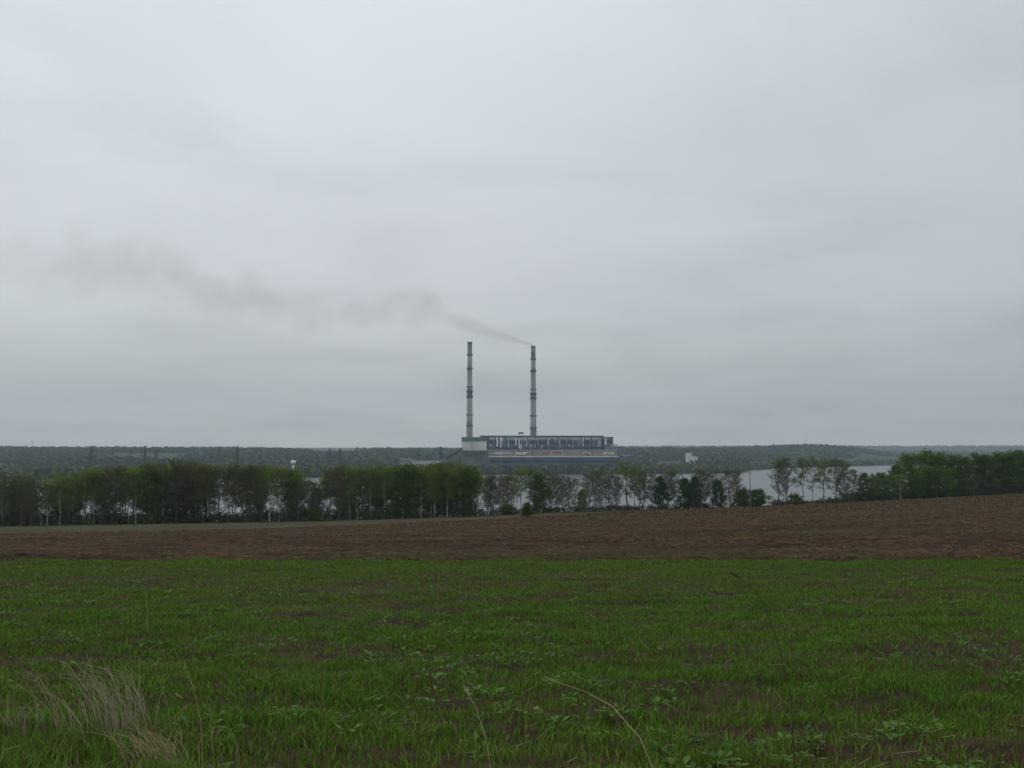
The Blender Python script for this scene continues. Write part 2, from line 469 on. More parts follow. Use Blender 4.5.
def grass():
    n = 1900000
    Y = 4.2 * (35.0 / 4.2) ** RNG.random(n) ** .78
    X = RNG.uniform(-1, 1, n) * (Y * .62 + 2.5)
    keep = RNG.random(n) < crop_density(X, Y) * np.clip(.35 + .02 * Y, 0, .95) * 1.0
    keep &= (Y + (fbm(X * .5, Y * 0, 91, 4) - .5) * 5 + RNG.exponential(.45, n)) < 32.9
    X, Y = X[keep], Y[keep]; n = len(X)
    near = 1 - smooth(5, 9, Y + fbm(X * .5, Y * .5, 15, 2) * 2 - 1)
    H = RNG.uniform(.035, .095, n) * (1 + .4 * near + 1.1 * near * smooth(-.8, -2.4, X)) * (.7 + .6 * fbm(X * .7, Y * .7, 81, 3))
    W = RNG.uniform(.004, .008, n) * (1 + Y / 14.)
    lean = RNG.uniform(.1, .8, n)
    tint = fbm(X * .25, Y * .5, 101, 3)[:, None]
    g1, g2 = np.array([.06, .158, .01]), np.array([.118, .21, .018])
    c = g1 + (g2 - g1) * np.clip(RNG.random((n, 1)) * .6 + (tint - .35), 0, 1)
    c *= RNG.uniform(.55, 1.5, (n, 1))
    dry = (RNG.random(n) < .13 + .10 * near + .12 * np.exp(-((Y - 22) / 4.) ** 2) + .12 * (fbm(X * .4, Y * .6, 111, 2) > .58))
    c[dry] = np.array([.15, .105, .055]) * RNG.uniform(.6, 1.2, (dry.sum(), 1))
    V, q, t, cc = blades(X, Y, H, W, lean, c)
    tag(link('grass', mesh_np('grass', V, q, t, [M['grass']], cc)), 'short young green crop with thin gaps over the foreground field', 'grass', kind='stuff')
    # broad leaved weeds: flat little leaves in rosettes
    m = 2000
    Yc = 4.6 * (24 / 4.6) ** RNG.random(m) ** .8
    Xc = RNG.uniform(-1, 1, m) * (Yc * .6 + 1.5)
    k = fbm(Xc * .5, Yc * .9, 121, 3) > .5
    Xc, Yc = Xc[k], Yc[k]; m = len(Xc); L = 9
    X = np.repeat(Xc, L); Y = np.repeat(Yc, L); n = m * L
    a = RNG.uniform(0, 2 * np.pi, n); ln = RNG.uniform(.03, .085, n); up = RNG.uniform(.1, .8, n)
    off = RNG.uniform(.01, .07, n)
    X = X + np.cos(a) * off; Y = Y + np.sin(a) * off
    Z = soil_h(X, Y) + .02 + RNG.uniform(0, .05, n)
    d = np.stack([np.cos(a), np.sin(a), up], -1); d /= np.linalg.norm(d, axis=1)[:, None]
    s = np.stack([-np.sin(a), np.cos(a), np.zeros(n)], -1)
    P = np.stack([X, Y, Z], -1)
    V = np.zeros((n, 4, 3)); ln = ln[:, None]
    V[:, 0] = P; V[:, 1] = P + d * ln * .55 + s * ln * .28; V[:, 2] = P + d * ln - [0, 0, .01]; V[:, 3] = P + d * ln * .55 - s * ln * .28
    c = np.array([.055, .125, .012]) * RNG.uniform(.6, 1.5, (m, 1)) + RNG.uniform(0, .02, (m, 3)) * [1, .8, .9]
    cc = np.repeat(np.repeat(c, L, axis=0), 4, axis=0)
    q = (np.arange(n) * 4)[:, None] + np.array([[0, 1, 2, 3]])
    tag(link('weeds', mesh_np('weeds', V.reshape(-1, 3), q, None, [M['grass']], cc)), 'low broad leaved weeds scattered through the young crop', 'weeds', kind='stuff')
    # loose straw lying on the soil
    n = 900
    Y = 4.6 * (40 / 4.6) ** RNG.random(n); X = RNG.uniform(-1, 1, n) * (Y * .6 + 1.5)
    a = RNG.uniform(-1.5, 1.5, n); ln = RNG.uniform(.05, .2, n); wd = RNG.uniform(.0008, .0018, n) * (1 + Y / 20)
    d = np.stack([np.cos(a), np.sin(a), RNG.uniform(-.05, .6, n)], -1) * ln[:, None]
    s = np.stack([-np.sin(a), np.cos(a), np.full(n, .6)], -1) * wd[:, None]
    P = np.stack([X, Y, np.where(Y < 33, soil_h(X, Y), height(X, Y) + .1) + .04], -1)
    V = np.stack([P - d / 2 - s, P + d / 2 - s, P + d / 2 + s, P - d / 2 + s], 1)
    c = np.repeat(np.array([.26, .21, .13]) * RNG.uniform(.5, 1.2, (n, 1)), 4, axis=0)
    q = (np.arange(n) * 4)[:, None] + np.array([[0, 1, 2, 3]])
    tag(link('straw_litter', mesh_np('straw_litter', V.reshape(-1, 3), q, None, [M['grass']], c)), 'loose pale straw lying between the young crop plants', 'straw', kind='stuff')
grass()

# ------------------------------------------------------------------ dry tufts and stalks by the camera
def near_y(row):
    return 1.6 / ((row - HOR) / F - .059)

def tuft(name, px, row, n, hgt, spread, leanv, m, label, cat, grp=None):
    Y = near_y(row); p = at(px, row, Y); p.z = hz(p.x, p.y)
    e = MB()
    for _ in range(n):
        bx, by = random.gauss(0, spread), random.gauss(0, spread * .7)
        h = hgt * random.uniform(.45, 1.0)
        lx = leanv[0] * h * random.uniform(.2, 1.3) + random.gauss(0, .2) * h
        ly = leanv[1] * h + random.gauss(0, .15) * h
        r = random.uniform(.0011, .0023)
        pts = [(bx, by, -.05), (bx + lx * .3, by + ly * .3, h * .5), (bx + lx * .75, by + ly * .75, h * .85), (bx + lx * 1.15, by + ly * 1.15, h * random.uniform(.85, 1.02))]
        e.poly([Vector(q) for q in pts], [r, r, r * .8, r * .35], 3)
    o = e.build(name, m, None, p); tag(o, label, cat, grp); return o
tuft('dry_grass_tuft', 114, 737, 115, .58, .16, (-.6, .1), M['straw_grey'], 'large bleached dry grass tuft leaning left in the near left foreground', 'dry grass')
tuft('dry_grass_tuft', 165, 764, 90, .3, .09, (-.8, .05), M['straw'], 'low tan dry grass tuft just right of the large leaning tuft', 'dry grass')
tuft('dry_grass_tuft', 20, 735, 50, .32, .08, (-.1, .05), M['straw_grey'], 'thin grey dry grass tuft at the left edge of the field', 'dry grass')

def stalk(pts, r, m, label, head=None):
    """pts: (px, row, Y) along the stem"""
    P = [at(*q) for q in pts]
    P[0].z = min(P[0].z, hz(P[0].x, P[0].y))
    b = P[0].copy(); b.z = hz(b.x, b.y)
    root = empty('dry_stalk', b, label, 'dry stalk', 'dry stalks in the foreground')
    k = len(P)
    MB().poly([q - b for q in P], [r * .75 * (1 - .6 * i / (k - 1)) for i in range(k)], 5).build('stem', m, root)
    if head:
        h = MB(); tip = P[-1] - b; d = (P[-1] - P[-2]).normalized()
        for i in range(head):
            s = tip - d * random.uniform(0, .08)
            h.tube(s, s + d * .035 + Vector((random.uniform(-1, 1), random.uniform(-1, 1), random.uniform(-.4, 1))) * .018, .0022, .0008, 3)
        h.build('seed_head', m, root)
stalk([(668, 775, 5.6), (640, 738, 5.75), (612, 706, 5.9), (584, 691, 6.05), (548, 679, 6.3)], .0042, M['straw'], 'long pale stalk arching left over the lower middle of the field', 10)
stalk([(497, 778, 5.5), (486, 738, 5.6), (476, 708, 5.7), (464, 686, 5.8)], .003, M['straw'], 'upright pale stalk left of the long arching stalk', 14)
stalk([(522, 766, 5.7), (500, 726, 5.8), (480, 700, 5.9)], .0022, M['stem_brown'], 'thin brown stalk crossing beside the upright pale stalk')
stalk([(795, 762, 5.8), (791, 700, 5.85), (780, 650, 5.9), (765, 606, 5.9), (753, 588, 5.9), (732, 574, 5.9)], .0056, M['stem_brown'], 'tallest dark stalk bending left with pale tip, right of centre', 12)
stalk([(204, 752, 6.1), (201, 722, 6.15), (194, 690, 6.2), (184, 664, 6.3)], .003, M['straw'], 'upright straw stalk right of the dry tufts')
stalk([(214, 728, 6.6), (210, 712, 6.6), (208, 706, 6.6)], .004, M['straw'], 'short broken straw stub beside the upright straw stalk')
stalk([(162, 730, 6.3), (176, 715, 6.3), (187, 705, 6.3)], .0035, M['straw'], 'pale straw leaning right between the tufts and the upright stalk')
stalk([(52, 764, 5.6), (58, 750, 5.55), (67, 733, 5.5)], .0042, M['straw'], 'thick pale straw leaning right at the bottom left corner')
stalk([(62, 762, 5.6), (68, 752, 5.6), (73, 745, 5.6)], .0038, M['straw_grey'], 'short grey straw beside the thick leaning straw')
stalk([(-14, 757, 5.5), (4, 750, 5.5), (22, 745, 5.5)], .004, M['straw'], 'pale straw lying flat at the left frame edge')
stalk([(234, 772, 5.6), (238, 755, 5.6), (236, 740, 5.6)], .0028, M['straw'], 'small pale straw standing at the bottom edge right of the tufts')
stalk([(148, 625, 13.2), (147, 610, 13.2), (146, 588, 13.2)], .006, M['straw_grey'], 'lone grey stalk standing mid field above the large tuft')
stalk([(222, 574, 27), (222, 568, 27), (223, 562, 27)], .012, M['straw'], 'tiny pale stalk by the far edge of the green field')

# ------------------------------------------------------------------ trees
def leaf_quads(P, size, n_each, spread, rnd):
    P = np.asarray(P); n = len(P) * n_each
    c = np.repeat(P, n_each, axis=0) + rnd.normal(0, spread, (n, 3)) * [1, 1, .8]
    a = rnd.normal(0, 1, (n, 3)); a /= np.linalg.norm(a, axis=1)[:, None]
    b = rnd.normal(0, 1, (n, 3)); b -= a * (a * b).sum(1)[:, None]; b /= np.linalg.norm(b, axis=1)[:, None]
    s = rnd.uniform(.6, 1.25, (n, 1)) * size
    V = np.stack([c - a * s * .5, c + b * s * .28, c + a * s * .5, c - b * s * .28], 1).reshape(-1, 3)
    return V, (np.arange(n) * 4)[:, None] + np.array([[0, 1, 2, 3]])

def make_tree(seed, H, R, cs, prof, n_limb, up, leaf, leaf_n, leaf_size, leaf_spread, bark, trunk_r, twig_n=4, fork=False):
    """trunk mesh (stem and limbs) and crown mesh (twigs and leaves) of one tree"""
    rd = random.Random(seed); rn = np.random.default_rng(seed)
    T, K = MB(), MB()
    tips = []
    stems = [(Vector((0, 0, 0)), 0.0, 1.0)]
    if fork: stems = [(Vector((0, 0, 0)), a, rd.uniform(.85, 1)) for a in (rd.uniform(0, 2), rd.uniform(2.2, 4), rd.uniform(4.3, 6))]
    for (b0, fa, hs) in stems:
        ns = 8; pts = []; hh = H * hs
        lean = (.16 if fork else .03)
        for i in range(ns + 1):
            t = i / ns
            pts.append(Vector((math.cos(fa) * lean * hh * t + rd.gauss(0, .012) * H * (t > 0), math.sin(fa) * lean * hh * t + rd.gauss(0, .012) * H * (t > 0), hh * t * .97 - (.4 if i == 0 else 0))))
        rad = [trunk_r * (1 - .93 * (i / ns)) * (1.35 if i == 0 else 1) + .012 for i in range(ns + 1)]
        T.poly(pts, rad, 6)
        nl = n_limb // len(stems)
        for j in range(nl):
            t = cs + (1 - cs) * ((j + rd.random()) / nl) ** .9
            t = min(t, .98)
            k = min(int(t * ns), ns - 1); p = pts[k].lerp(pts[k + 1], t * ns - k)
            u = (t - cs) / (1 - cs)
            ln = R * prof(u) * rd.uniform(.6, 1.15)
            a = j * 2.4 + rd.gauss(0, .5)
            el = up * rd.uniform(.6, 1.3) * (.6 + .7 * u)
            d = Vector((math.cos(a), math.sin(a), el)).normalized()
            lp = [p]
            for s in range(3):
                d = (d + Vector((rd.gauss(0, .18), rd.gauss(0, .18), rd.gauss(.03, .12)))).normalized()
                lp.append(lp[-1] + d * ln / 3)
            lr = max(.012, rad[k] * .45 * (1 - .3 * u))
            T.poly(lp, [lr, lr * .7, lr * .45, .01], 4)
            for s in range(2, 2 + max(2, int(3 * ln / R + 2))):
                f = rd.uniform(.25, 1); m_ = min(int(f * 3), 2); q = lp[m_].lerp(lp[m_ + 1], f * 3 - m_)
                sd = (d + Vector((rd.gauss(0, .7), rd.gauss(0, .7), rd.gauss(.15, .45)))).normalized()
                sl = ln * rd.uniform(.25, .5)
                e = q + sd * sl
                K.tube(q, e, .034, .02, 3, cap=False)
                for w in range(twig_n):
                    g = q.lerp(e, rd.uniform(.2, 1))
                    wd = (sd + Vector((rd.gauss(0, .8), rd.gauss(0, .8), rd.gauss(.2, .5)))).normalized()
                    h = g + wd * rd.uniform(.35, .8) * (H / 16)
                    K.tube(g, h, .022, .014, 3, cap=False)
                    tips.append(h if rd.random() < .6 else g)
    tm = T.mesh('trunk', bark, True)
    V = np.array(K.v); Q = np.array(K.f); nq = len(Q)
    mi = np.zeros(nq, int)
    if leaf_n > 0:
        P = np.array([tuple(t) for t in tips])
        if leaf_n < 1:
            P = P[rn.random(len(P)) < leaf_n]
        LV, LQ = leaf_quads(P, leaf_size, max(1, int(leaf_n)), leaf_spread, rn)
        Q = np.concatenate([Q, LQ + len(V)]); V = np.concatenate([V, LV]); mi = np.concatenate([mi, np.ones(len(LQ), int)])
    cm = mesh_np('crown', V, Q, None, [M['twig'], leaf], mat_idx=mi)
    return tm, cm

oval = lambda u: (.45 + 1.1 * math.sin(math.pi * min(1, .12 + u * .9)) * .6)
broad = lambda u: (.75 + .35 * math.sin(math.pi * u)) * (1 - .55 * u ** 3)
egg = lambda u: (.8 + .35 * math.sin(math.pi * u)) * (1 - .8 * u * u)
cone = lambda u: 1.05 - .85 * u
tall = lambda u: .6 + .5 * math.sin(math.pi * (u * .8 + .1)) - .35 * u * u
KIND = {
 'leafing': [make_tree(100 + i, 16, 3.1, .3 + .07 * (i % 3), tall, 34, .75, M['leaf_birch'], 6, .4, .42, M['bark_pale'] if i % 3 else M['bark_dark'], .23, 3) for i in range(6)],
 'olive':   [make_tree(200 + i, 16, 3.2, .28 + .07 * (i % 3), oval, 34, .8, M['leaf_olive'], 5, .36, .42, M['bark_pale'] if i % 2 else M['bark_dark'], .18, 3) for i in range(4)],
 'bare':    [make_tree(300 + i, 13, 4.0, .1 + .05 * (i % 3), oval, 60, .9, M['leaf_olive'], 1, .3, .3, M['bark_dark'], .16, 9) for i in range(5)],
 'dense':   [make_tree(400 + i, 10, 3.3, .04, egg, 48, .4, M['leaf_dark'], 8, .44, .42, M['bark_dark'], .16) for i in range(4)],
 'green':   [make_tree(500 + i, 16, 4.4, .06, broad, 54, .5, M['leaf_green'], 7, .56, .6, M['bark_dark'], .24) for i in range(4)],
 'shade':   [make_tree(600 + i, 15, 3.8, .03, oval, 52, .5, M['leaf_shade'], 8, .52, .5, M['bark_dark'], .2) for i in range(4)],
 'shrub':   [make_tree(700 + i, 4, 1.9, .04, broad, 30, .6, M['leaf_shade'], 5, .34, .3, M['bark_dark'], .06, 4, True) for i in range(4)],
 'conic':   [make_tree(800, 4, 1.5, .05, cone, 40, .35, M['leaf_shade'], 9, .26, .22, M['bark_dark'], .08, 4)],
}
BASEH = {'leafing': 16, 'olive': 16, 'bare': 13, 'dense': 10, 'green': 16, 'shade': 15, 'shrub': 4, 'conic': 4}
NAME = {'leafing': 'leafing_tree', 'olive': 'leafing_tree', 'bare': 'bare_tree', 'dense': 'rounded_tree', 'green': 'green_tree', 'shade': 'dark_tree', 'shrub': 'shrub', 'conic': 'bush'}
ALL_TREES = []
def tree(kind, px, dY, hpx, label, group=None, wide=1.0, Y=None, cat=None):
    """hpx: height in picture rows at its own distance"""
    D = float(col(px, T_D)); Y = Y or D + dY
    x = (px - 512) / F * Y; z = hz(x, Y)
    H = hpx / F * Y; s = H / BASEH[kind]
    tm, cm = random.choice(KIND[kind])
    o = empty(NAME[kind], (x, Y, z - .1), label, cat or ('shrub' if kind in ('shrub', 'conic') else 'tree'), group, random.uniform(0, 6.28))
    o.scale = (s * wide * random.uniform(.92, 1.08),) * 2 + (s,)
    link('trunk', tm, o); link('crown', cm, o)
    ALL_TREES.append((px, kind, o))
    return o

# the dense belt along the left half of the shore
STRETCH = [(-60, 60, 'at the left end of the belt, left of the first pylon'), (60, 104, 'in the belt below the first pylon'),
           (104, 132, 'in the belt below the second pylon'), (132, 196, 'in the belt below the close pair of pylons'),
           (196, 262, 'in the belt below the two tall mid pylons'), (262, 312, 'in the belt around the white water tower'),
           (312, 352, 'in the belt at its gap right of the water tower'), (352, 398, 'in the belt left of the pale storage hall'),
           (398, 446, 'in the belt in front of the pale storage hall'), (446, 500, 'at the right end of the belt below the left chimney')]
def stretch(px):
    for a, b, t in STRETCH:
        if a <= px < b: return t
    return STRETCH[-1][2]
LOOK = {'leafing': 'slender spring-green tree', 'olive': 'slender olive-brown tree', 'bare': 'bare grey-twigged tree', 'shade': 'dark leafy tree', 'dense': 'dark rounded tree', 'green': 'full green tree'}
T_TOP = [(-60, 476), (0, 477), (20, 477), (50, 479), (70, 473), (95, 470), (130, 466), (180, 463), (230, 466), (280, 467), (300, 471), (318, 484), (332, 468), (400, 466), (440, 464), (470, 466), (482, 472)]
px = -18.0
rb = random.Random(5)
while px < 481:
    for rowk in (0, 1):
        if rowk == 1 and rb.random() < .25: continue
        p = px + rb.uniform(-2.2, 2.2) + rowk * 3.5
        if p > 481: continue
        d = rb.uniform(2, 9) if rowk == 0 else rb.uniform(14, 32)
        r = rb.random()
        kind = 'leafing' if r < .58 else 'olive' if r < .74 else 'shade' if r < .82 else 'bare'
        if rowk == 1 and rb.random() < .35: kind = 'shade'
        if 392 < p < 418 or p > 462: kind = rb.choice(['shade', 'leafing', 'shade'])
        if 312 < p < 322: kind = 'bare'
        D = float(col(p, T_D)); top = float(col(p, T_TOP)) + rb.uniform(1, 5)
        Yt = D + d; zt = -(top - HOR) / F * Yt; zb = hz((p - 512) / F * Yt, Yt)
        tree(kind, p, d, (zt - zb) / Yt * F, LOOK[kind] + ' ' + stretch(p), 'trees of the dense lakeside belt', wide=rb.uniform(.8, 1.15))
    px += rb.uniform(5.4, 7.8)
# the thin stretch in front of the power station
G2 = 'trees of the thin lakeside row'
thin = [
 ('bare', 487, 6, 36, 'bare grey tree first in the thin row beside the dense belt', .9), ('bare', 493, 18, 37, 'bare twiggy tree behind the first bare tree right of the belt', .8),
 ('olive', 500, 5, 35, 'thin olive tree between the dense belt and the tall olive pair', .8), ('bare', 508, 9, 36, 'bare tree left of the leafy pair below the right chimney', .9),
 ('leafing', 521, 6, 43, 'tall leafy tree left of the right chimney, behind the field-edge bush', 1.25), ('olive', 530, 11, 42, 'broad olive tree directly below the right chimney', 1.2),
 ('shade', 538, 4, 37, 'dark leafy tree just right of the field-edge bush', 1.0), ('bare', 550, 6, 36, 'brown bare tree with spreading crown right of the leafy pair', 1.2),
 ('bare', 556, 14, 34, 'bare tree tucked behind the brown spreading tree', 1.0), ('bare', 568, 9, 32, 'thin pale bare tree alone left of the small lime-green tree', .7),
 ('bare', 575, 4, 31, 'short bare tree beside the small lime-green tree', .7), ('green', 582, 3, 20, 'small lime-green tree standing low against the water', .9),
 ('bare', 595, 5, 37, 'bare forked tree right of the small lime-green tree', 1.1), ('bare', 602, 12, 36, 'bare tree behind the bare forked tree', 1.0),
 ('bare', 611, 6, 34, 'bare dark tree left of the tallest green tree', .8), ('bare', 617, 3, 32, 'bare thin tree touching the tallest green tree', .8),
 ('leafing', 626, 7, 46, 'tallest green tree below the right end of the power station', 1.35), ('olive', 634, 4, 40, 'olive tree leaning on the tallest green tree', .9),
 ('bare', 643, 7, 34, 'bare tree between the tallest green tree and the first dark round tree', .9), ('bare', 651, 12, 33, 'pale bare tree just left of the first dark round tree', .8),
 ('dense', 661, 3, 31, 'first dark round tree from the power station side, narrowest of three', .85), ('bare', 673, 6, 35, 'bare reddish tree between the first and second dark round trees', 1.0),
 ('dense', 684, 3, 29, 'left half of the broad dark round pair in the middle', .9), ('dense', 693, 4, 30, 'right half of the broad dark round pair in the middle', .9),
 ('bare', 704, 8, 34, 'bare tree between the dark round pair and the bright conical tree', 1.0), ('dense', 717, 3, 26, 'bright dark-green conical tree right of the dark round pair', 1.0),
 ('bare', 729, 6, 34, 'purple-grey bare tree right of the conical green tree', 1.1), ('bare', 735, 12, 32, 'bare tree behind the purple-grey bare tree', .9),
 ('bare', 491, 26, 35, 'bare tree in the second rank, nearest the dense belt', 1.0), ('bare', 503, 22, 34, 'bare tree in the second rank behind the thin olive tree', 1.1), ('olive', 513, 20, 38, 'olive tree in the second rank left of the leafy pair', 1.0),
 ('shrub', 507, 2, 9, 'dark low shrub at the foot of the bare trees by the belt', 1.6), ('bare', 543, 20, 33, 'bare tree in the second rank right of the leafy pair', 1.1), ('bare', 562, 22, 32, 'bare tree in the second rank left of the lone pale tree', 1.1),
 ('bare', 589, 20, 34, 'bare tree in the second rank right of the lime-green tree', 1.1), ('bare', 639, 20, 36, 'bare tree in the second rank right of the tallest green tree', 1.1), ('bare', 667, 18, 34, 'bare tree in the second rank by the first dark round tree', 1.0),
 ('bare', 699, 20, 34, 'bare tree in the second rank by the dark round pair', 1.1), ('bare', 711, 18, 33, 'bare tree in the second rank by the conical tree', 1.0), ('shrub', 738, 16, 12, 'low green shrub behind the purple-grey bare tree', 1.3),
 ('shrub', 743, 3, 17, 'narrow green shrub just left of the utility pole', .8), ('shrub', 757, 4, 15, 'rounded grey-green shrub just right of the utility pole', 1.3),
]
for k, p, d, h, lab, wd in thin: tree(k, p, d, h + 1, lab, G2, wd)
G3 = 'trees of the right-hand lakeside group'
right = [
 ('bare', 777, 6, 42, 'tall bare tree first right of the open water gap', .8), ('bare', 785, 10, 43, 'tall bare tree second right of the open water gap', .9),
 ('shrub', 795, 3, 9, 'low dark shrub at the foot of the tall bare trees', 1.5), ('olive', 801, 7, 43, 'tall olive tree right of the two tall bare trees', .9),
 ('olive', 811, 10, 44, 'tall olive tree at the middle of the sparse right-hand group', 1.0), ('leafing', 822, 6, 43, 'tall greenish tree towards the right of the sparse group', 1.0),
 ('bare', 834, 6, 41, 'brown bare tree last of the tall sparse group', 1.1), ('bare', 843, 9, 36, 'lower brown bare tree beside the shrubby slope', 1.0),
 ('olive', 853, 5, 30, 'brownish half-leafed tree above the shrubby slope', 1.2), ('shade', 862, 6, 26, 'dark low tree beside the brownish half-leafed tree', 1.1),
 ('green', 871, 5, 24, 'fresh green low tree left of the big green crowns', .9), ('shade', 880, 8, 25, 'dark low tree between fresh green low trees', 1.1),
 ('green', 888, 4, 24, 'fresh green tree at the foot of the big green crowns', .9), ('green', 897, 7, 33, 'light green tree on the left flank of the big crowns', 1.0),
 ('green', 909, 12, 42, 'big green crown, left one of the highest three', 1.1), ('green', 922, 16, 44, 'big green crown, middle one of the highest three', 1.15),
 ('green', 937, 14, 42, 'big green crown, right one of the highest three', 1.1), ('leafing', 898, 1, 24, 'yellow-green small tree in front of the big crowns', 1.2),
 ('shade', 930, 2, 28, 'brown-green dark tree in front of the big crowns', 1.2), ('green', 946, 3, 26, 'bright green low tree right of the big crowns', 1.0),
 ('green', 918, 3, 25, 'mid green low tree below the middle big crown', 1.0),
 ('shade', 952, 14, 38, 'dark tree right behind the big green crowns', 1.1), ('shade', 963, 8, 36, 'dark tree second right of the big green crowns', 1.1),
 ('shade', 974, 12, 38, 'dark tree third right of the big green crowns', 1.1), ('shade', 985, 8, 37, 'dark tree fourth right of the big green crowns', 1.1),
 ('shade', 996, 12, 38, 'dark tree fifth right of the big green crowns', 1.1), ('shade', 1006, 8, 38, 'dark tree near the right frame edge', 1.1),
 ('shade', 1017, 11, 40, 'dark tree on the right frame edge', 1.1), ('shade', 1029, 8, 38, 'dark tree cut by the right frame edge', 1.1),
]
for k, p, d, h, lab, wd in right: tree(k, p, d, h + 1, lab, G3, wd)
tree('conic', 527, 0, 14, 'small round bush alone on the field edge in front of the trees', None, 1.5, Y=row_y(527, 516.5))
tree('shrub', 316, 2, 13, 'small dark bush at the foot of the belt below the gap', None, 1.0, Y=float(col(316, T_D)) - 1)

# undergrowth under the belt: brush nobody could count
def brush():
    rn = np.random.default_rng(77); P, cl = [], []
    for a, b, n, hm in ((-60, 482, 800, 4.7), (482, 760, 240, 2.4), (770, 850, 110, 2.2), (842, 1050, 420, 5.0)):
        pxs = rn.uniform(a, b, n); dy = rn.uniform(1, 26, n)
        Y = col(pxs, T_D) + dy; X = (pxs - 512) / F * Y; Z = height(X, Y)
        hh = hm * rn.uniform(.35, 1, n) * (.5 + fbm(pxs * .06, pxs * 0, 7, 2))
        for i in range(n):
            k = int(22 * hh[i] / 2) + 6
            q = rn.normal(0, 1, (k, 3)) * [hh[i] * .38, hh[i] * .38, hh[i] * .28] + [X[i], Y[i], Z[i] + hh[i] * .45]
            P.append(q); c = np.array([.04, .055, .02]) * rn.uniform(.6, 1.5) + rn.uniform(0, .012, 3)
            cl.append(np.repeat(c[None], k, axis=0))
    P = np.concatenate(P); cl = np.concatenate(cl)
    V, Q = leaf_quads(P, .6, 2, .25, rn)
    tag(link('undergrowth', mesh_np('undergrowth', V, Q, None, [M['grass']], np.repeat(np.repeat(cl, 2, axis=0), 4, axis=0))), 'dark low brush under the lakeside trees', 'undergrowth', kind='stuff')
brush()

# utility pole among the shrubs
b = at(750.5, 506, 349); b.z = hz(b.x, b.y) - .2
pole = empty('utility_pole', b, 'thin grey utility pole standing among the shrubs by the open water', 'utility pole')
MB().tube((0, 0, 0), (0, 0, 12.6), .17, .11, 8).build('post', M['wood'], pole)
MB().box(-.7, .7, -.05, .05, 11.7, 11.82).build('crossarm', M['wood'], pole)
for s in (-.6, 0, .6): MB().lathe([(.03, 11.83), (.07, 11.9), (.07, 12.02), (.02, 12.08)], 8, (s, 0)).build('insulator', M['concrete'], pole)

# ------------------------------------------------------------------ far woods: crowns as one mass
def woods(name, X, Y, size, k, cols, label, rn, lift=.5, hs=None):
    Z = height(X, Y); n = len(X)
    s = size * rn.uniform(.65, 1.25, n)
    off = rn.normal(0, 1, (n, k, 3)); off /= np.linalg.norm(off, axis=2)[..., None]
    off *= rn.uniform(.5, 1, (n, k, 1))
    c = np.stack([X, Y, Z + s * lift], -1)[:, None] + off * s[:, None, None] * [.55, .55, .6]
    c = c.reshape(-1, 3)
    a = rn.normal(0, 1, (n * k, 3)); a /= np.linalg.norm(a, axis=1)[:, None]
    bb = rn.normal(0, 1, (n * k, 3)); bb -= a * (a * bb).sum(1)[:, None]; bb /= np.linalg.norm(bb, axis=1)[:, None]
    q = (np.repeat(s, k) * .36)[:, None]
    V = np.stack([c - a * q, c + bb * q, c + a * q, c - bb * q], 1).reshape(-1, 3)
    Q = (np.arange(n * k) * 4)[:, None] + np.array([[0, 1, 2, 3]])
    w = fbm(X / 160., Y / 400., 13, 3)[:, None]
    w2 = rn.random((n, 1))
    cc = cols[0] * (1 - w) + cols[1] * w
    cc = np.where(w2 > .94, cols[2], cc) * rn.uniform(.85, 1.15, (n, 1))
    return tag(link(name, mesh_np(name, V, Q, None, [M['forest']], np.repeat(np.repeat(cc, k, axis=0), 4, axis=0))), label, 'woods', kind='stuff')
rn = np.random.default_rng(31)
n = 52000
Y = rn.uniform(2300, 6400, n); P = rn.uniform(-500, 1524, n)
S = col(P, T_S)
k = (Y > S + 330 + fbm(P * .02, Y * .002, 3, 2) * 380) & (fbm(P * .012, Y * .0012, 8, 3) > .36)
P, Y = P[k], Y[k]
woods('hill_forest', (P - 512) / F * Y, Y, 13, 9, [np.array([.028, .046, .02]), np.array([.048, .062, .026]), np.array([.075, .09, .03])], 'hazy green forest covering the hills across the lake', rn)
n = 9000
Y = rn.uniform(7600, 9300, n); P = rn.uniform(500, 1500, n)
woods('distant_forest', (P - 512) / F * Y, Y, 18, 6, [np.array([.03, .046, .022]), np.array([.048, .06, .026]), np.array([.07, .085, .03])], 'pale blue forest on the farthest ridge at right', rn)
n = 3600
P = rn.uniform(-200, 1300, n); S = col(P, T_S); Y = S + 12 + 330 * rn.random(n) ** 1.7
keep = ~((P > 462) & (P < 636) & (Y > 1925)) & ~((P > 396) & (P < 444) & (Y > 1830) & (Y < 1990)) & (fbm(P * .06, Y * .01, 19, 2) > .34)
P, Y = P[keep], Y[keep]
P = np.concatenate([P, rn.uniform(440, 640, 260)]); Y = np.concatenate([Y, rn.uniform(1845, 1920, 260)])
woods('shore_woods', (P - 512) / F * Y, Y, 10.5, 16, [np.array([.045, .07, .026]), np.array([.085, .1, .035]), np.array([.13, .12, .05])], 'olive green woods along the far shore', rn)

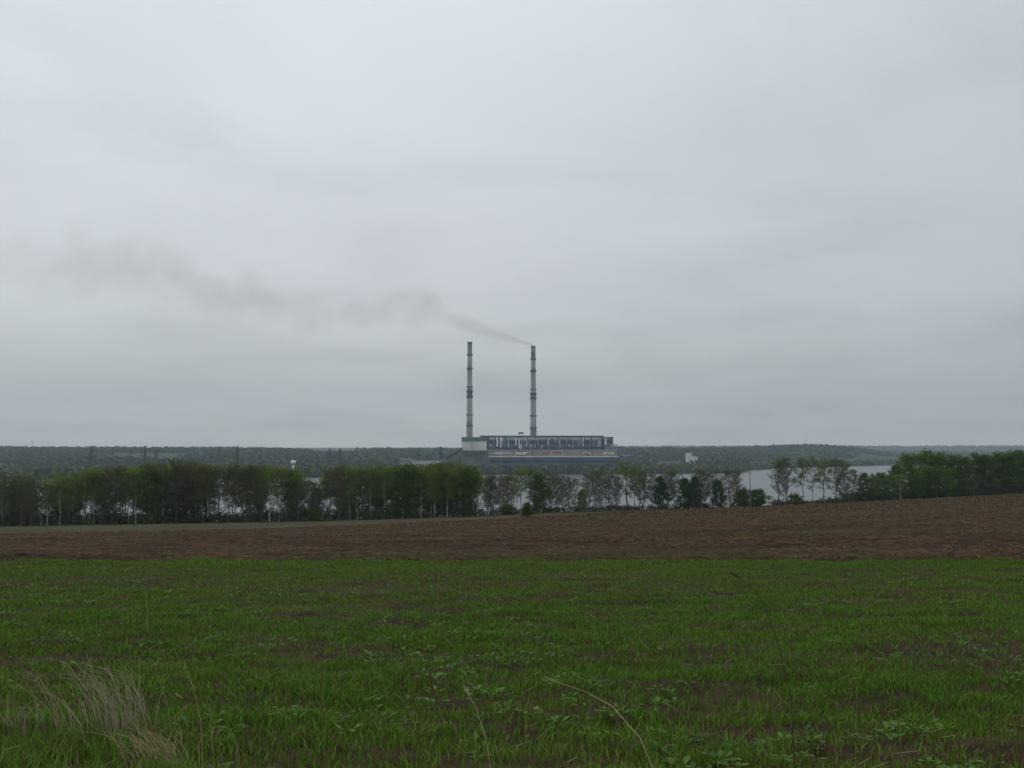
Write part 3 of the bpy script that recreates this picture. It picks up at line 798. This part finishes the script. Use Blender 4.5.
# ------------------------------------------------------------------ power station
PY = 2030.0
def Xp(p, Y=PY): return (p - 512) / F * Y
def Zp(r, Y=PY): return (HOR - r) / F * Y
GZ = -43.0
ps = empty('power_station', (Xp(537), PY, GZ), 'long dark blue power station building standing across the lake', 'power station')
O = Vector((Xp(537), PY, GZ))
def pbox(name, m, p0, p1, rt, rb_, Y0, Y1, sc=None, parent=ps):
    """box given by frame columns and rows at its front face"""
    b = MB().box(Xp(p0, Y0) - O.x, Xp(p1, Y0) - O.x, Y0 - O.y, Y1 - O.y, Zp(rb_, Y0) - O.z if rb_ else 0, Zp(rt, Y0) - O.z)
    return b.build(name, m, parent)
pbox('boiler_hall', M['panel_blue'], 481, 603, 436.4, None, 2030, 2098)
pbox('roof', M['panel_green'], 479.5, 604, 435.6, 436.4, 2028.5, 2100)
pbox('end_bay', M['panel_blue2'], 604.2, 613, 437.6, None, 2031, 2090)
pbox('roof', M['panel_green'], 603.6, 613.5, 437.0, 437.6, 2030, 2091)
pbox('coal_bunker', M['panel_pale'], 462, 486.6, 441.2, None, 2024, 2070)
pbox('roof', M['panel_green'], 461.6, 487, 437.2, 441.2, 2023, 2071)
pbox('deaerator_bay', M['panel_beige'], 487.2, 617, 450.4, None, 1999, 2029.5)
pbox('roof', M['panel_lightblue'], 487, 617.4, 449.8, 450.4, 1998, 2029.6)
pbox('turbine_hall', M['panel_blue'], 489, 618, 457.2, None, 1946, 1998.5)
pbox('roof', M['panel_pale'], 488.5, 618.6, 456.3, 457.2, 1945, 1998.7)
pbox('annex', M['panel_blue2'], 624, 632.5, 455.6, None, 1950, 1985)
pbox('roof', M['panel_lightblue'], 623.7, 632.8, 454.8, 455.6, 1949, 1986)
pbox('link_block', M['panel_blue2'], 618.6, 623.9, 458.2, None, 1956, 1985)
pbox('service_block', M['concrete_dark'], 462, 488.4, 450.4, None, 1985, 2022)
for r0, r1, a, c in ((451.0, 451.8, 462, 492), (454.0, 454.7, 464, 480)):
    pbox('gallery', M['concrete_dark'], a, c, r0, r1, 1980, 1984.6)
# facade: pale strips, glazing bands, rust-stained columns
rp = random.Random(3)
x = 489.0
while x < 601:
    wdt = rp.uniform(7.5, 11)
    pbox('window_band', M['panel_lightblue'] if rp.random() < .55 else M['concrete'], x, min(x + wdt, 602), 437.4, 439.4 + rp.uniform(0, .8), 2028.7, 2030.3)
    if rp.random() < .9: pbox('window_band', M['glass'], x + .4, min(x + wdt - .4, 602), 441.6, 443.6, 2029.0, 2030.3)
    pbox('window_band', M['panel_blue2'], x + .3, min(x + wdt - .5, 602), 444.8, 446.6, 2029.0, 2030.3)
    x += wdt + rp.uniform(.5, 1.4)
for p, wdt, rt, rb_, m in ((496.6, 1.3, 437.0, 446.5, 'white'), (498.4, 1.2, 437.2, 444, 'panel_rust'), (500.2, 1.0, 437, 448, 'white'), (493, .5, 440, 449, 'panel_lightblue'),
      (504.5, .5, 438, 446, 'panel_lightblue'), (515.2, 1.2, 438.5, 445, 'white'), (518.6, 1.0, 438, 448.5, 'white'), (521.2, .5, 445, 449, 'white'), (529, .5, 439, 449, 'panel_lightblue'), (537.4, 1.0, 437.8, 444, 'panel_lightblue'),
      (541.8, .5, 445, 448.5, 'white'), (551.5, .6, 438, 446, 'panel_rust'), (558.5, 1.0, 437.5, 443, 'panel_pale'), (562.5, .5, 437.5, 449, 'panel_rust'), (572.6, .6, 438, 448, 'panel_lightblue'),
      (582.6, .9, 437.5, 446, 'white'), (590, .5, 439, 449, 'panel_rust'), (598.5, .5, 438, 446, 'panel_lightblue')):
    pbox('pilaster', M[m], p, p + wdt, rt, rb_, 2028.2, 2030.2)
pbox('pilaster', M['white'], 604.6, 606.2, 438.2, 444.5, 2030.4, 2031.2)
pbox('pilaster', M['panel_rust'], 606.6, 607.6, 438.2, 443.5, 2030.4, 2031.2)
pbox('window_band', M['glass'], 608.4, 612.2, 439.6, 443.2, 2030.4, 2031.2)
for p in (493, 500.5, 515, 521, 529, 541, 551, 562, 579.5, 590, 601, 610):
    pbox('pilaster', M['panel_rust'] if rp.random() < .4 else M['concrete'], p, p + rp.uniform(.5, 1.0), 450.6, 456.2, 1998.4, 1999.2)
for p0, p1, m in ((490, 513, 'concrete'), (516, 528, 'panel_pale'), (542, 559, 'panel_rust'), (581, 594, 'panel_rust'), (603, 614, 'panel_pale')):
    pbox('window_band', M[m], p0, p1, 452.2, 454.2, 1998.6, 1999.2)
x = 490.0
while x < 616:
    pbox('window_band', M['glass'], x, x + 5.4, 460.2, 462.4, 1945.4, 1946.2); x += 6.1
pbox('window_band', M['panel_blue2'], 489.4, 617.6, 463.4, 464.4, 1945.2, 1946.2)
for _ in range(30):
    p = rp.uniform(489, 601); rt = rp.choice((437.6, 438.4, 440.5, 443.5)); pbox('panel', M[rp.choice(('white', 'panel_pale', 'panel_lightblue'))], p, p + rp.uniform(.3, .8), rt, min(rt + rp.uniform(2, 8), 449), 2027.2 - rp.uniform(0, .3), 2027.45)
for _ in range(46):
    p = rp.uniform(489, 612); rt = rp.choice((437.6, 439.8, 441.4, 444.2, 446.8)); hgt = rp.uniform(.8, 4)
    if 602 < p < 604.6: continue
    pbox('panel', M[rp.choice(('panel_lightblue', 'panel_pale', 'panel_night', 'panel_night', 'panel_rust', 'concrete_dark'))], p, p + rp.uniform(.35, 1.3), rt, min(rt + hgt, 449.4), 2028.0 - rp.uniform(0, .5), 2028.15 if p < 602 else 2030.6)
for _ in range(26):
    p = rp.uniform(489, 614); rt = rp.uniform(451, 453.6)
    pbox('panel', M[rp.choice(('panel_lightblue', 'panel_pale', 'concrete_dark', 'panel_green', 'panel_rust'))], p, p + rp.uniform(.6, 4), rt, rt + rp.uniform(.5, 1.6), 1998.0 - rp.uniform(0, .25), 1998.35)
pbox('lower_band', M['panel_night'], 488, 602.6, 446.9, 449.7, 2028.9, 2030.2)
# rooftop fan house on legs, the lattice stub at the right end, the inclined coal conveyor
rf = pbox('roof_platform', M['steel'], 518.4, 523.6, 432.3, 433.8, 2050, 2062)
for p in (519, 522.6): pbox('support', M['steel'], p, p + .5, 433.8, 435.6, 2052, 2056, parent=ps)
pbox('frame', M['steel'], 614.6, 615.0, 444.6, None, 2034, 2036)
pbox('frame', M['steel'], 616.6, 617.0, 444.6, None, 2034, 2036)
pbox('frame', M['steel'], 613.2, 617.4, 444.2, 444.6, 2033.8, 2036.2)
cv = MB()
a0 = Vector((Xp(462.5, 2020), 2020, Zp(448.6, 2020))) - O; a1 = Vector((Xp(444.5, 2000), 2000, Zp(460.4, 2000))) - O
d = (a1 - a0); cv.v = []
up = Vector((0, 0, 2.6)); sd = Vector((0, 2.2, 0))
for P_ in (a0, a1): cv.v += [tuple(P_ - up - sd), tuple(P_ - up + sd), tuple(P_ + up + sd), tuple(P_ + up - sd)]
cv.f = [(0, 1, 2, 3), (7, 6, 5, 4), (0, 4, 5, 1), (1, 5, 6, 2), (2, 6, 7, 3), (3, 7, 4, 0)]
cv.build('conveyor', M['pylon_steel'], ps)
for t in (.3, .6, .9):
    q = a0 + d * t
    MB().tube((q.x - 1.5, q.y, 0), (q.x, q.y, q.z - 2.6), .5).tube((q.x + 1.5, q.y, 0), (q.x, q.y, q.z - 2.6), .5).build('conveyor_leg', M['steel'], ps)
MB().box(a1.x - 9, a1.x + 4, -36, -24, 0, a1.z + 2.0).build('transfer_house', M['concrete_dark'], ps)
pbox('light_mast', M['concrete'], 489.2, 489.5, 450.5, None, 1940, 1940.7)

# chimneys
def chimney_mat(name, bands, Ht, seed):
    m, nt, p, o = nodes(name)
    tc = N(nt, 'ShaderNodeTexCoord'); sp = N(nt, 'ShaderNodeSeparateXYZ'); nt.links.new(tc.outputs['Object'], sp.inputs[0])
    dv = N(nt, 'ShaderNodeMath', operation='DIVIDE'); dv.inputs[1].default_value = Ht; nt.links.new(sp.outputs['Z'], dv.inputs[0])
    k = ramp(nt, dv.outputs[0], bands, 'LINEAR')
    f = noise(nt, .06, 6, stretch=(1, 1, .35), rough=.65)
    k = mixc(nt, 1.0, k, ramp(nt, f, [(.3, (.72, .73, .74)), (.7, (1.25, 1.24, 1.2))]), 'MULTIPLY')
    nt.links.new(k, p.inputs['Base Color']); p.inputs['Roughness'].default_value = .85
    return m
def chimney(pxc, toprow, rings, Y, r0, r1, bands, label):
    gz = hz(Xp(pxc, Y), Y) - 1; Ht = Zp(toprow, Y) - gz
    ch = empty('chimney', (Xp(pxc, Y), Y, gz), label, 'chimney', 'tall chimneys of the power station')
    m = chimney_mat('chimney_concrete', bands, Ht, 1)
    MB().lathe([(r0 * (1 - t) + r1 * t + .8 * (1 - t) ** 6, Ht * t) for t in np.linspace(0, 1, 16)] + [(r1 - .9, Ht), (r1 - .9, Ht - 4)], 28).build('shaft', m, ch, sm=True)
    for r, th, dk in rings:
        z = Zp(r, Y) - gz; rr = r0 + (r1 - r0) * z / Ht
        MB().lathe([(rr + .05, z - th), (rr + 1.5, z - th * .3), (rr + 1.5, z + th), (rr + .05, z + th)], 28).build('gallery', M['steel'] if dk else M['rust_band'], ch)
    MB().tube((0, -r0 - .8, 2), (0, -r1 - .5, Ht - 1), .35, .35, 4).build('ladder', M['steel'], ch)
    MB().lathe([(r1 + .05, Ht - 3), (r1 + .5, Ht - 2.5), (r1 + .5, Ht + .4), (r1 - .7, Ht + .4), (r1 - .7, Ht - 1)], 28).build('rim', M['steel'], ch)
def bz(r, top, Y, gz=-43): return (Zp(r, Y) - gz) / (Zp(top, Y) - gz)
g, gd, gg, rd_, pl = (.33, .345, .35), (.12, .14, .15), (.25, .3, .285), (.16, .14, .145), (.42, .41, .39)
YC = 2110
B1 = [(0, (.34, .29, .24)), (bz(428, 342, YC), (.33, .28, .24)), (bz(425, 342, YC), rd_), (bz(420, 342, YC), g), (bz(399, 342, YC), pl), (bz(397.5, 342, YC), rd_), (bz(390, 342, YC), gd), (bz(388, 342, YC), pl),
      (bz(372, 342, YC), g), (bz(369, 342, YC), gd), (bz(365, 342, YC), gg), (bz(357, 342, YC), (.42, .46, .42)), (bz(354.5, 342, YC), rd_), (bz(352, 342, YC), gg), (bz(346, 342, YC), gd), (1, (.1, .12, .12))]
B2 = [(0, (.2, .24, .24)), (bz(433, 346, YC), (.2, .24, .24)), (bz(430, 346, YC), rd_), (bz(425, 346, YC), g), (bz(401, 346, YC), g), (bz(398.5, 346, YC), rd_), (bz(394, 346, YC), gd), (bz(391, 346, YC), g),
      (bz(373, 346, YC), gg), (bz(370, 346, YC), gd), (bz(367, 346, YC), g), (bz(361, 346, YC), g), (bz(357, 346, YC), rd_), (bz(353, 346, YC), gd), (bz(350, 346, YC), gg), (1, (.13, .16, .16))]
chimney(469.6, 342, [(354.8, 1.6, 0), (368.6, 1.8, 1), (387, 1.5, 0), (391.8, 2.2, 1), (397, 2, 1), (415, 1.2, 0), (426, 1.2, 0)], YC, 7.3, 4.9, B1, 'taller left chimney, banded grey, rising from the pale bunker block')
chimney(533.3, 346, [(359, 1.8, 0), (371.2, 2, 1), (389.7, 1.2, 0), (394.2, 2.4, 1), (398.6, 1.8, 1), (416, 1.2, 0), (428, 1.6, 0)], YC, 7.3, 4.7, B2, 'right chimney, banded grey, trailing thin brown smoke')

# smoke drifting left from the right-hand chimney
def smoke():
    #      px   row  radius(px) density
    path = [(533, 344.3, 2.4, .6), (520, 341, 4.5, .48), (500, 335, 7.5, .3), (478, 328, 11, .3), (458, 321, 16, .34), (440, 310, 25, .36), (425, 300, 31, .38), (405, 306, 31, .3),
            (380, 315, 27, .24), (345, 316, 29, .26), (300, 311, 33, .26), (262, 300, 38, .32), (225, 291, 40, .36), (185, 282, 48, .3), (140, 274, 56, .32), (95, 268, 56, .27), (40, 266, 54, .14), (-60, 262, 54, .05), (-160, 258, 50, 0.0)]
    k = YC / F
    x0, x1 = Xp(-160, YC), Xp(534, YC)
    m = bpy.data.materials.new('smoke'); m.use_nodes = True; nt = m.node_tree
    nt.nodes.remove(nt.nodes['Principled BSDF']); out = nt.nodes['Material Output']
    ge = N(nt, 'ShaderNodeNewGeometry'); sp = N(nt, 'ShaderNodeSeparateXYZ')
    # billows: push the sampling point about
    nz = N(nt, 'ShaderNodeTexNoise'); nz.inputs['Scale'].default_value = .014; nz.inputs['Detail'].default_value = 5; nz.inputs['Roughness'].default_value = .6
    nt.links.new(ge.outputs['Position'], nz.inputs['Vector'])
    nt.links.new(ge.outputs['Position'], sp.inputs[0])
    mr = N(nt, 'ShaderNodeMapRange'); mr.inputs['From Min'].default_value = x0; mr.inputs['From Max'].default_value = x1
    nt.links.new(sp.outputs['X'], mr.inputs['Value'])
    st = []
    for (p, r, rad, de) in reversed(path):
        st.append(((Xp(p, YC) - x0) / (x1 - x0), (Zp(r, YC) / 600., rad * k / 200., de)))
    st[-1] = (1.0, st[-1][1])
    rmp = N(nt, 'ShaderNodeValToRGB'); e = rmp.color_ramp.elements
    for i, (p, c) in enumerate(st[1:-1]): e.new(max(0, min(1, p)))
    for i, (p, c) in enumerate(st): e[i].color = (*c, 1)
    nt.links.new(mr.outputs[0], rmp.inputs['Fac'])
    sc = N(nt, 'ShaderNodeSeparateColor'); nt.links.new(rmp.outputs['Color'], sc.inputs[0])
    def mth(op, a, b_=None):
        x_ = N(nt, 'ShaderNodeMath', operation=op)
        for i, v in enumerate((a, b_)):
            if v is None: continue
            if hasattr(v, 'links'): nt.links.new(v, x_.inputs[i])
            else: x_.inputs[i].default_value = v
        return x_.outputs[0]
    zc = mth('MULTIPLY', sc.outputs[0], 600.); R = mth('MULTIPLY', sc.outputs[1], 200.)
    dz = mth('SUBTRACT', sp.outputs['Z'], zc); dy = mth('SUBTRACT', sp.outputs['Y'], float(YC))
    dd = mth('DIVIDE', mth('SQRT', mth('ADD', mth('MULTIPLY', dz, dz), mth('MULTIPLY', dy, dy))), R)
    nn = mth('MULTIPLY', mth('SUBTRACT', nz.outputs['Fac'], .46), mth('MULTIPLY', mth('MINIMUM', mth('DIVIDE', R, 85.), 1.0), 5.0))
    v = mth('MAXIMUM', mth('SUBTRACT', 1.1, mth('ADD', mth('MULTIPLY', dd, 1.3), mth('MAXIMUM', nn, -.2))), 0.0)
    v = mth('MINIMUM', mth('MULTIPLY', v, 2.0), 1.0)
    den = mth('DIVIDE', mth('MULTIPLY', mth('MULTIPLY', v, sc.outputs[2]), .6), R)
    pv = N(nt, 'ShaderNodeVolumePrincipled')
    pv.inputs['Color'].default_value = (.78, .68, .60, 1)
    nt.links.new(den, pv.inputs['Density'])
    nt.links.new(pv.outputs[0], out.inputs['Volume'])
    try: m.cycles.volume_step_rate = .5
    except Exception: pass
    V, n = [], 14
    for (p, r, rad, de) in path:
        c = Vector((Xp(p, YC), YC, Zp(r, YC)))
        for i in range(n):
            w_ = 2 * math.pi * i / n
            V.append((c.x, c.y + math.cos(w_) * rad * k * 1.02, c.z + math.sin(w_) * rad * k * 1.02))
    f = []
    for j in range(len(path) - 1):
        for i in range(n):
            f.append((j*n+i, j*n+(i+1) % n, (j+1)*n+(i+1) % n, (j+1)*n+i))
    f.append(tuple(reversed(range(n)))); f.append(tuple((len(path)-1)*n+i for i in range(n)))
    me = bpy.data.meshes.new('smoke'); me.from_pydata(V, [], f); me.materials.append(m)
    bm = bmesh.new(); bm.from_mesh(me); bmesh.ops.recalc_face_normals(bm, faces=bm.faces[:]); bm.to_mesh(me); bm.free()
    tag(link('smoke', me), 'thin brown smoke plume drifting left from the right chimney', 'smoke', kind='stuff')
smoke()

# ------------------------------------------------------------------ pylons
def pylon_meshes():
    H = 46.0
    b = MB()
    lv = [(0, 4.6), (9, 3.6), (18, 2.7), (26, 1.9), (32, 1.4), (39, 1.1), (46, .35)]
    for i in range(len(lv) - 1):
        (z0, w0), (z1, w1) = lv[i], lv[i + 1]
        c0 = [(w0, w0), (-w0, w0), (-w0, -w0), (w0, -w0)]; c1 = [(w1, w1), (-w1, w1), (-w1, -w1), (w1, -w1)]
        for k in range(4):
            l = (k + 1) % 4
            b.tube((*c0[k], z0), (*c1[k], z1), .62, .5, 4)
            b.tube((*c0[k], z0), (*c1[l], z1), .34, .34, 3); b.tube((*c0[l], z0), (*c1[k], z1), .34, .34, 3)
            b.tube((*c1[k], z1), (*c1[l], z1), .34, .34, 3)
    arm = MB()
    for s in (-1, 1):
        arm.tube((0, -.9, 0), (s * 7.5, 0, .6), .34, .26, 4).tube((0, .9, 0), (s * 7.5, 0, .6), .34, .26, 4).tube((0, 0, 2.6), (s * 7.5, 0, .7), .18, .12, 4)
        arm.tube((s * 7.3, 0, .6), (s * 7.3, 0, -2.4), .16, .16, 4)
    return b.mesh('lattice_mast', M['pylon_steel']), arm.mesh('crossarm', M['pylon_steel'])
MAST, ARM = pylon_meshes()
pyl = [(92.5, 1950, 25, 'first lattice pylon from the left above the belt'), (113.5, 2100, 23, 'second lattice pylon from the left above the belt'), (146, 1900, 25, 'left one of the close pair of pylons above the belt'),
       (157, 2250, 22, 'right fainter one of the close pair of pylons above the belt'), (220, 2150, 24, 'left one of the two tall pylons above the middle of the belt'), (238, 1950, 25, 'right one of the two tall pylons above the middle of the belt'),
       (330, 1850, 23, 'tallest pylon right of the white water tower'), (340.5, 2000, 22.5, 'pylon right beside the tallest pylon past the water tower'), (368, 2500, 19, 'faint pylon halfway between water tower and storage hall'),
       (418.5, 2150, 22, 'pylon standing behind the pale storage hall'), (441, 2000, 24, 'pylon left beside the foot of the coal conveyor'),
       (647, 2350, 19, 'faint pylon right of the power station annex')]
for p, Y, hp, lab in pyl:
    x = Xp(p, Y); t = empty('transmission_pylon', (x, Y, hz(x, Y) - .5), lab, 'pylon', 'lattice pylons around the power station', random.uniform(-.5, .5))
    top = Zp(472 - hp - 1.5, Y); s = (top - t.location.z) / 46.0; t.scale = (s * 1.0, s * 1.0, s)
    link('lattice_mast', MAST, t)
    for z in (27, 33, 39): link('crossarm', ARM, t, (0, 0, z))
# mast on the left ridge
x = Xp(33, 4450); z = hz(x, 4450)
rm = empty('radio_mast', (x, 4450, z), 'tiny radio mast on the far ridge near the left edge', 'radio mast')
MB().tube((0, 0, -2), (0, 0, 48), 1.3, .5, 4).build('mast', M['steel'], rm)
MB().tube((-5, 0, 36), (5, 0, 36), .8, .8, 4).build('antenna', M['steel'], rm)

# ------------------------------------------------------------------ small buildings across the water
def house(name, p0, p1, Y, depth, rt, wall, roof, label, cat, group=None, gable=0, rows=2, cols=6, flat=True):
    x0, x1 = Xp(p0, Y), Xp(p1, Y); xc = (x0 + x1) / 2; w2 = (x1 - x0) / 2
    g = min(hz(x0, Y), hz(x1, Y)) - .5
    h = Zp(rt, Y) - g
    e = empty(name, (xc, Y, g), label, cat, group)
    MB().box(-w2, w2, 0, depth, 0, h).build('wall', wall, e)
    if gable: MB().prism([(-w2 - .5, h), (w2 + .5, h), (w2 * .55, h + gable), (-w2 * .55, h + gable)], -.5, depth + .5).build('roof', roof, e)
    else: MB().box(-w2 - .5, w2 + .5, -.5, depth + .5, h, h + max(.6, h * .05)).build('roof', roof, e)
    if rows:
        cw = 2 * w2 / cols; rh = h / rows
        for r in range(rows):
            for c in range(cols):
                MB().box(-w2 + cw * (c + .25), -w2 + cw * (c + .75), -.15, .05, rh * (r + .35), rh * (r + .75)).build('window', M['glass'], e)
    return e
house('storage_hall', 412, 440, 1960, 34, 461.0, M['panel_pale'], M['roof_grey'], 'long pale storage hall left of the power station behind the belt', 'storage hall', rows=1, cols=9)
house('office_block', 400, 411.5, 1930, 25, 459.0, M['panel_lightblue'], M['roof_grey'], 'pale blue stepped block at the left end of the storage hall', 'building', rows=3, cols=5)
house('shore_building', 598, 608.5, 1905, 14, 466.4, M['panel_beige'], M['roof_grey'], 'tan low building on the shore below the power station', 'building', rows=1, cols=5)
house('pump_house', 609.2, 618, 1910, 12, 467.4, M['roof_rust'], M['panel_lightblue'], 'dark red pump house beside the tan shore building', 'pump house', rows=1, cols=4)
house('apartment_block', 686.5, 691.5, 2480, 14, 452.8, M['white'], M['roof_grey'], 'taller white apartment block in the woods right of the plant', 'apartment block', 'white apartment blocks', rows=7, cols=3)
house('apartment_block', 692.6, 697.2, 2520, 14, 456.4, M['white'], M['roof_grey'], 'lower white apartment block beside the taller one', 'apartment block', 'white apartment blocks', rows=5, cols=3)
house('shed', 716, 722, 2010, 10, 468.2, M['concrete'], M['roof_rust'], 'grey shed on the far shore right of the white boat', 'shed', rows=1, cols=3)
house('shed', 662, 671, 1935, 10, 470.6, M['roof_rust'], M['roof_rust'], 'long rusty shed on the far shore left of the white boat', 'shed', rows=1, cols=4)
house('shed', 684, 690, 1945, 9, 469.4, M['panel_beige'], M['roof_grey'], 'tan shed on the far shore below the apartment blocks', 'shed', rows=1, cols=3)
for i, (p, w_, rt, lab) in enumerate(((955.5, 4, 457.8, 'leftmost pale far house behind the big green crowns'), (961, 3, 457.2, 'middle pale far house behind the dark trees'), (966.5, 5, 458.4, 'rightmost pale far house behind the dark trees'), (770, 3, 462.5, 'lone pale house at the foot of the right hill'))):
    house('house', p, p + w_, 4000 if i < 3 else 2900, 12, rt, M['white'], M['roof_rust'], lab, 'house', 'pale houses far across the lake', gable=3, rows=1, cols=3)
# water tower
x = Xp(294, 1720); g = hz(x, 1720) - .5; hh = Zp(460.2, 1720) - g
wt = empty('water_tower', (x, 1720, g), 'white water tower with a flared bowl rising behind the belt', 'water tower')
MB().lathe([(1.9, 0), (1.3, hh * .35), (1.3, hh * .66)], 16).build('shaft', M['white'], wt, sm=True)
MB().lathe([(1.4, hh * .66), (4.6, hh * .84), (4.8, hh * .92), (3.4, hh * .97), (.5, hh)], 20).build('bowl', M['white'], wt, sm=True)
# boat
x = Xp(703.5, 1930)
bt = empty('motor_boat', (x, 1895, LAKE), 'small white motor boat moored by the far shore', 'boat')
bt.scale = (1.2, 1.2, 1.2)
h_ = MB(); h_.prism([(-3.6, 1.3), (-3.2, -.2), (2.4, -.2), (4.2, 1.6), (2.2, 1.35)], -1.1, 1.1); h_.build('hull', M['white'], bt)
MB().prism([(-1.8, 1.36), (-1.6, 2.7), (.8, 2.7), (1.7, 1.4)], -.85, .85).build('cabin', M['white'], bt)
MB().box(-1.2, .6, -.9, .9, 1.8, 2.35).build('window', M['glass'], bt)

# ------------------------------------------------------------------ haze, sky, sun, camera
hm = bpy.data.materials.new('haze'); hm.use_nodes = True; nt = hm.node_tree
nt.nodes.remove(nt.nodes['Principled BSDF'])
pv = N(nt, 'ShaderNodeVolumePrincipled'); pv.inputs['Color'].default_value = (.74, .91, 1, 1); pv.inputs['Density'].default_value = 7.5e-5
nt.links.new(pv.outputs[0], nt.nodes['Material Output'].inputs['Volume'])
tag(MB().box(-13500, 13500, -1400, 9900, -56, 560).build('haze', hm), 'thin grey-blue haze over lake and hills', 'haze', kind='stuff')

sc = bpy.context.scene
wd = bpy.data.worlds.new('World'); sc.world = wd; wd.use_nodes = True
nt = wd.node_tree; bg = nt.nodes['Background']
SUN_EL, SUN_AZ = math.radians(48), math.radians(-35)
sky = N(nt, 'ShaderNodeTexSky', sky_type='NISHITA'); sky.sun_disc = False
sky.sun_elevation = SUN_EL; sky.sun_rotation = SUN_AZ; sky.air_density = 1.5; sky.dust_density = 4
tc = N(nt, 'ShaderNodeTexCoord'); sp = N(nt, 'ShaderNodeSeparateXYZ'); nt.links.new(tc.outputs['Generated'], sp.inputs[0])
zz = N(nt, 'ShaderNodeMath', operation='MAXIMUM'); zz.inputs[1].default_value = 0; nt.links.new(sp.outputs['Z'], zz.inputs[0])
lay = ramp(nt, zz.outputs[0], [(0, (.515, .515, .51)), (.06, (.54, .548, .552)), (.13, (.605, .63, .655)), (.3, (.675, .712, .765)), (.45, (.75, .79, .85)), (1, (1.0, 1.04, 1.08))])
# cloud sheet seen in perspective
dv = N(nt, 'ShaderNodeMath', operation='ADD'); dv.inputs[1].default_value = .1; nt.links.new(zz.outputs[0], dv.inputs[0])
vd = N(nt, 'ShaderNodeVectorMath', operation='DIVIDE'); nt.links.new(tc.outputs['Generated'], vd.inputs[0])
cb = N(nt, 'ShaderNodeCombineXYZ')
for i in range(2): nt.links.new(dv.outputs[0], cb.inputs[i])
cb.inputs[2].default_value = 1e6; nt.links.new(cb.outputs[0], vd.inputs[1])
n1 = N(nt, 'ShaderNodeTexNoise'); n1.inputs['Scale'].default_value = .9; n1.inputs['Detail'].default_value = 6; n1.inputs['Roughness'].default_value = .5; n1.inputs['Distortion'].default_value = .5
nt.links.new(vd.outputs[0], n1.inputs['Vector'])
cl = ramp(nt, n1.outputs['Fac'], [(.28, (.88, .88, .885)), (.5, (1, 1, 1)), (.74, (1.08, 1.08, 1.075))])
cloud = mixc(nt, 1.0, lay, cl, 'MULTIPLY')
mx = N(nt, 'ShaderNodeMapRange'); mx.inputs['From Min'].default_value = -.6; mx.inputs['From Max'].default_value = .6; nt.links.new(sp.outputs['X'], mx.inputs['Value'])
cloud = mixc(nt, 1.0, cloud, ramp(nt, mx.outputs[0], [(0, (1.05, 1.06, 1.06)), (.45, (1.03, 1.03, 1.03)), (1, (.82, .83, .84))]), 'MULTIPLY')
sc10 = mixc(nt, 1.0, cloud, (10, 10, 10), 'MULTIPLY')
full = mixc(nt, .96, sky.outputs[0], sc10)
nt.links.new(full, bg.inputs['Color']); bg.inputs['Strength'].default_value = .1

sl = bpy.data.lights.new('sun', 'SUN'); sl.energy = .5; sl.angle = math.radians(40); sl.color = (1, .97, .92)
so = bpy.data.objects.new('sun', sl); C.objects.link(so)
dirv = Vector((math.sin(SUN_AZ) * math.cos(SUN_EL), math.cos(SUN_AZ) * math.cos(SUN_EL), math.sin(SUN_EL)))
so.rotation_euler = dirv.to_track_quat('Z', 'Y').to_euler()

cd = bpy.data.cameras.new('camera'); cam = bpy.data.objects.new('camera', cd); C.objects.link(cam)
cd.sensor_width = 36; cd.lens = 36 * F / 1024
cd.clip_start = .05; cd.clip_end = 40000
cam.rotation_euler = (math.pi / 2 + PITCH, 0, 0)
sc.camera = cam

sc.render.engine = 'CYCLES'
sc.view_settings.view_transform = 'Standard'; sc.view_settings.look = 'None'
sc.view_settings.exposure = 0; sc.view_settings.gamma = 1; sc.view_settings.use_curve_mapping = False
cy = sc.cycles
cy.use_denoising = True
try: cy.denoiser = 'OPENIMAGEDENOISE'; cy.denoising_input_passes = 'RGB_ALBEDO_NORMAL'
except Exception: pass
cy.max_bounces = 5; cy.diffuse_bounces = 3; cy.glossy_bounces = 2; cy.transmission_bounces = 3; cy.transparent_max_bounces = 4; cy.volume_bounces = 0
cy.volume_max_steps = 128
cy.use_adaptive_sampling = True; cy.adaptive_threshold = .02
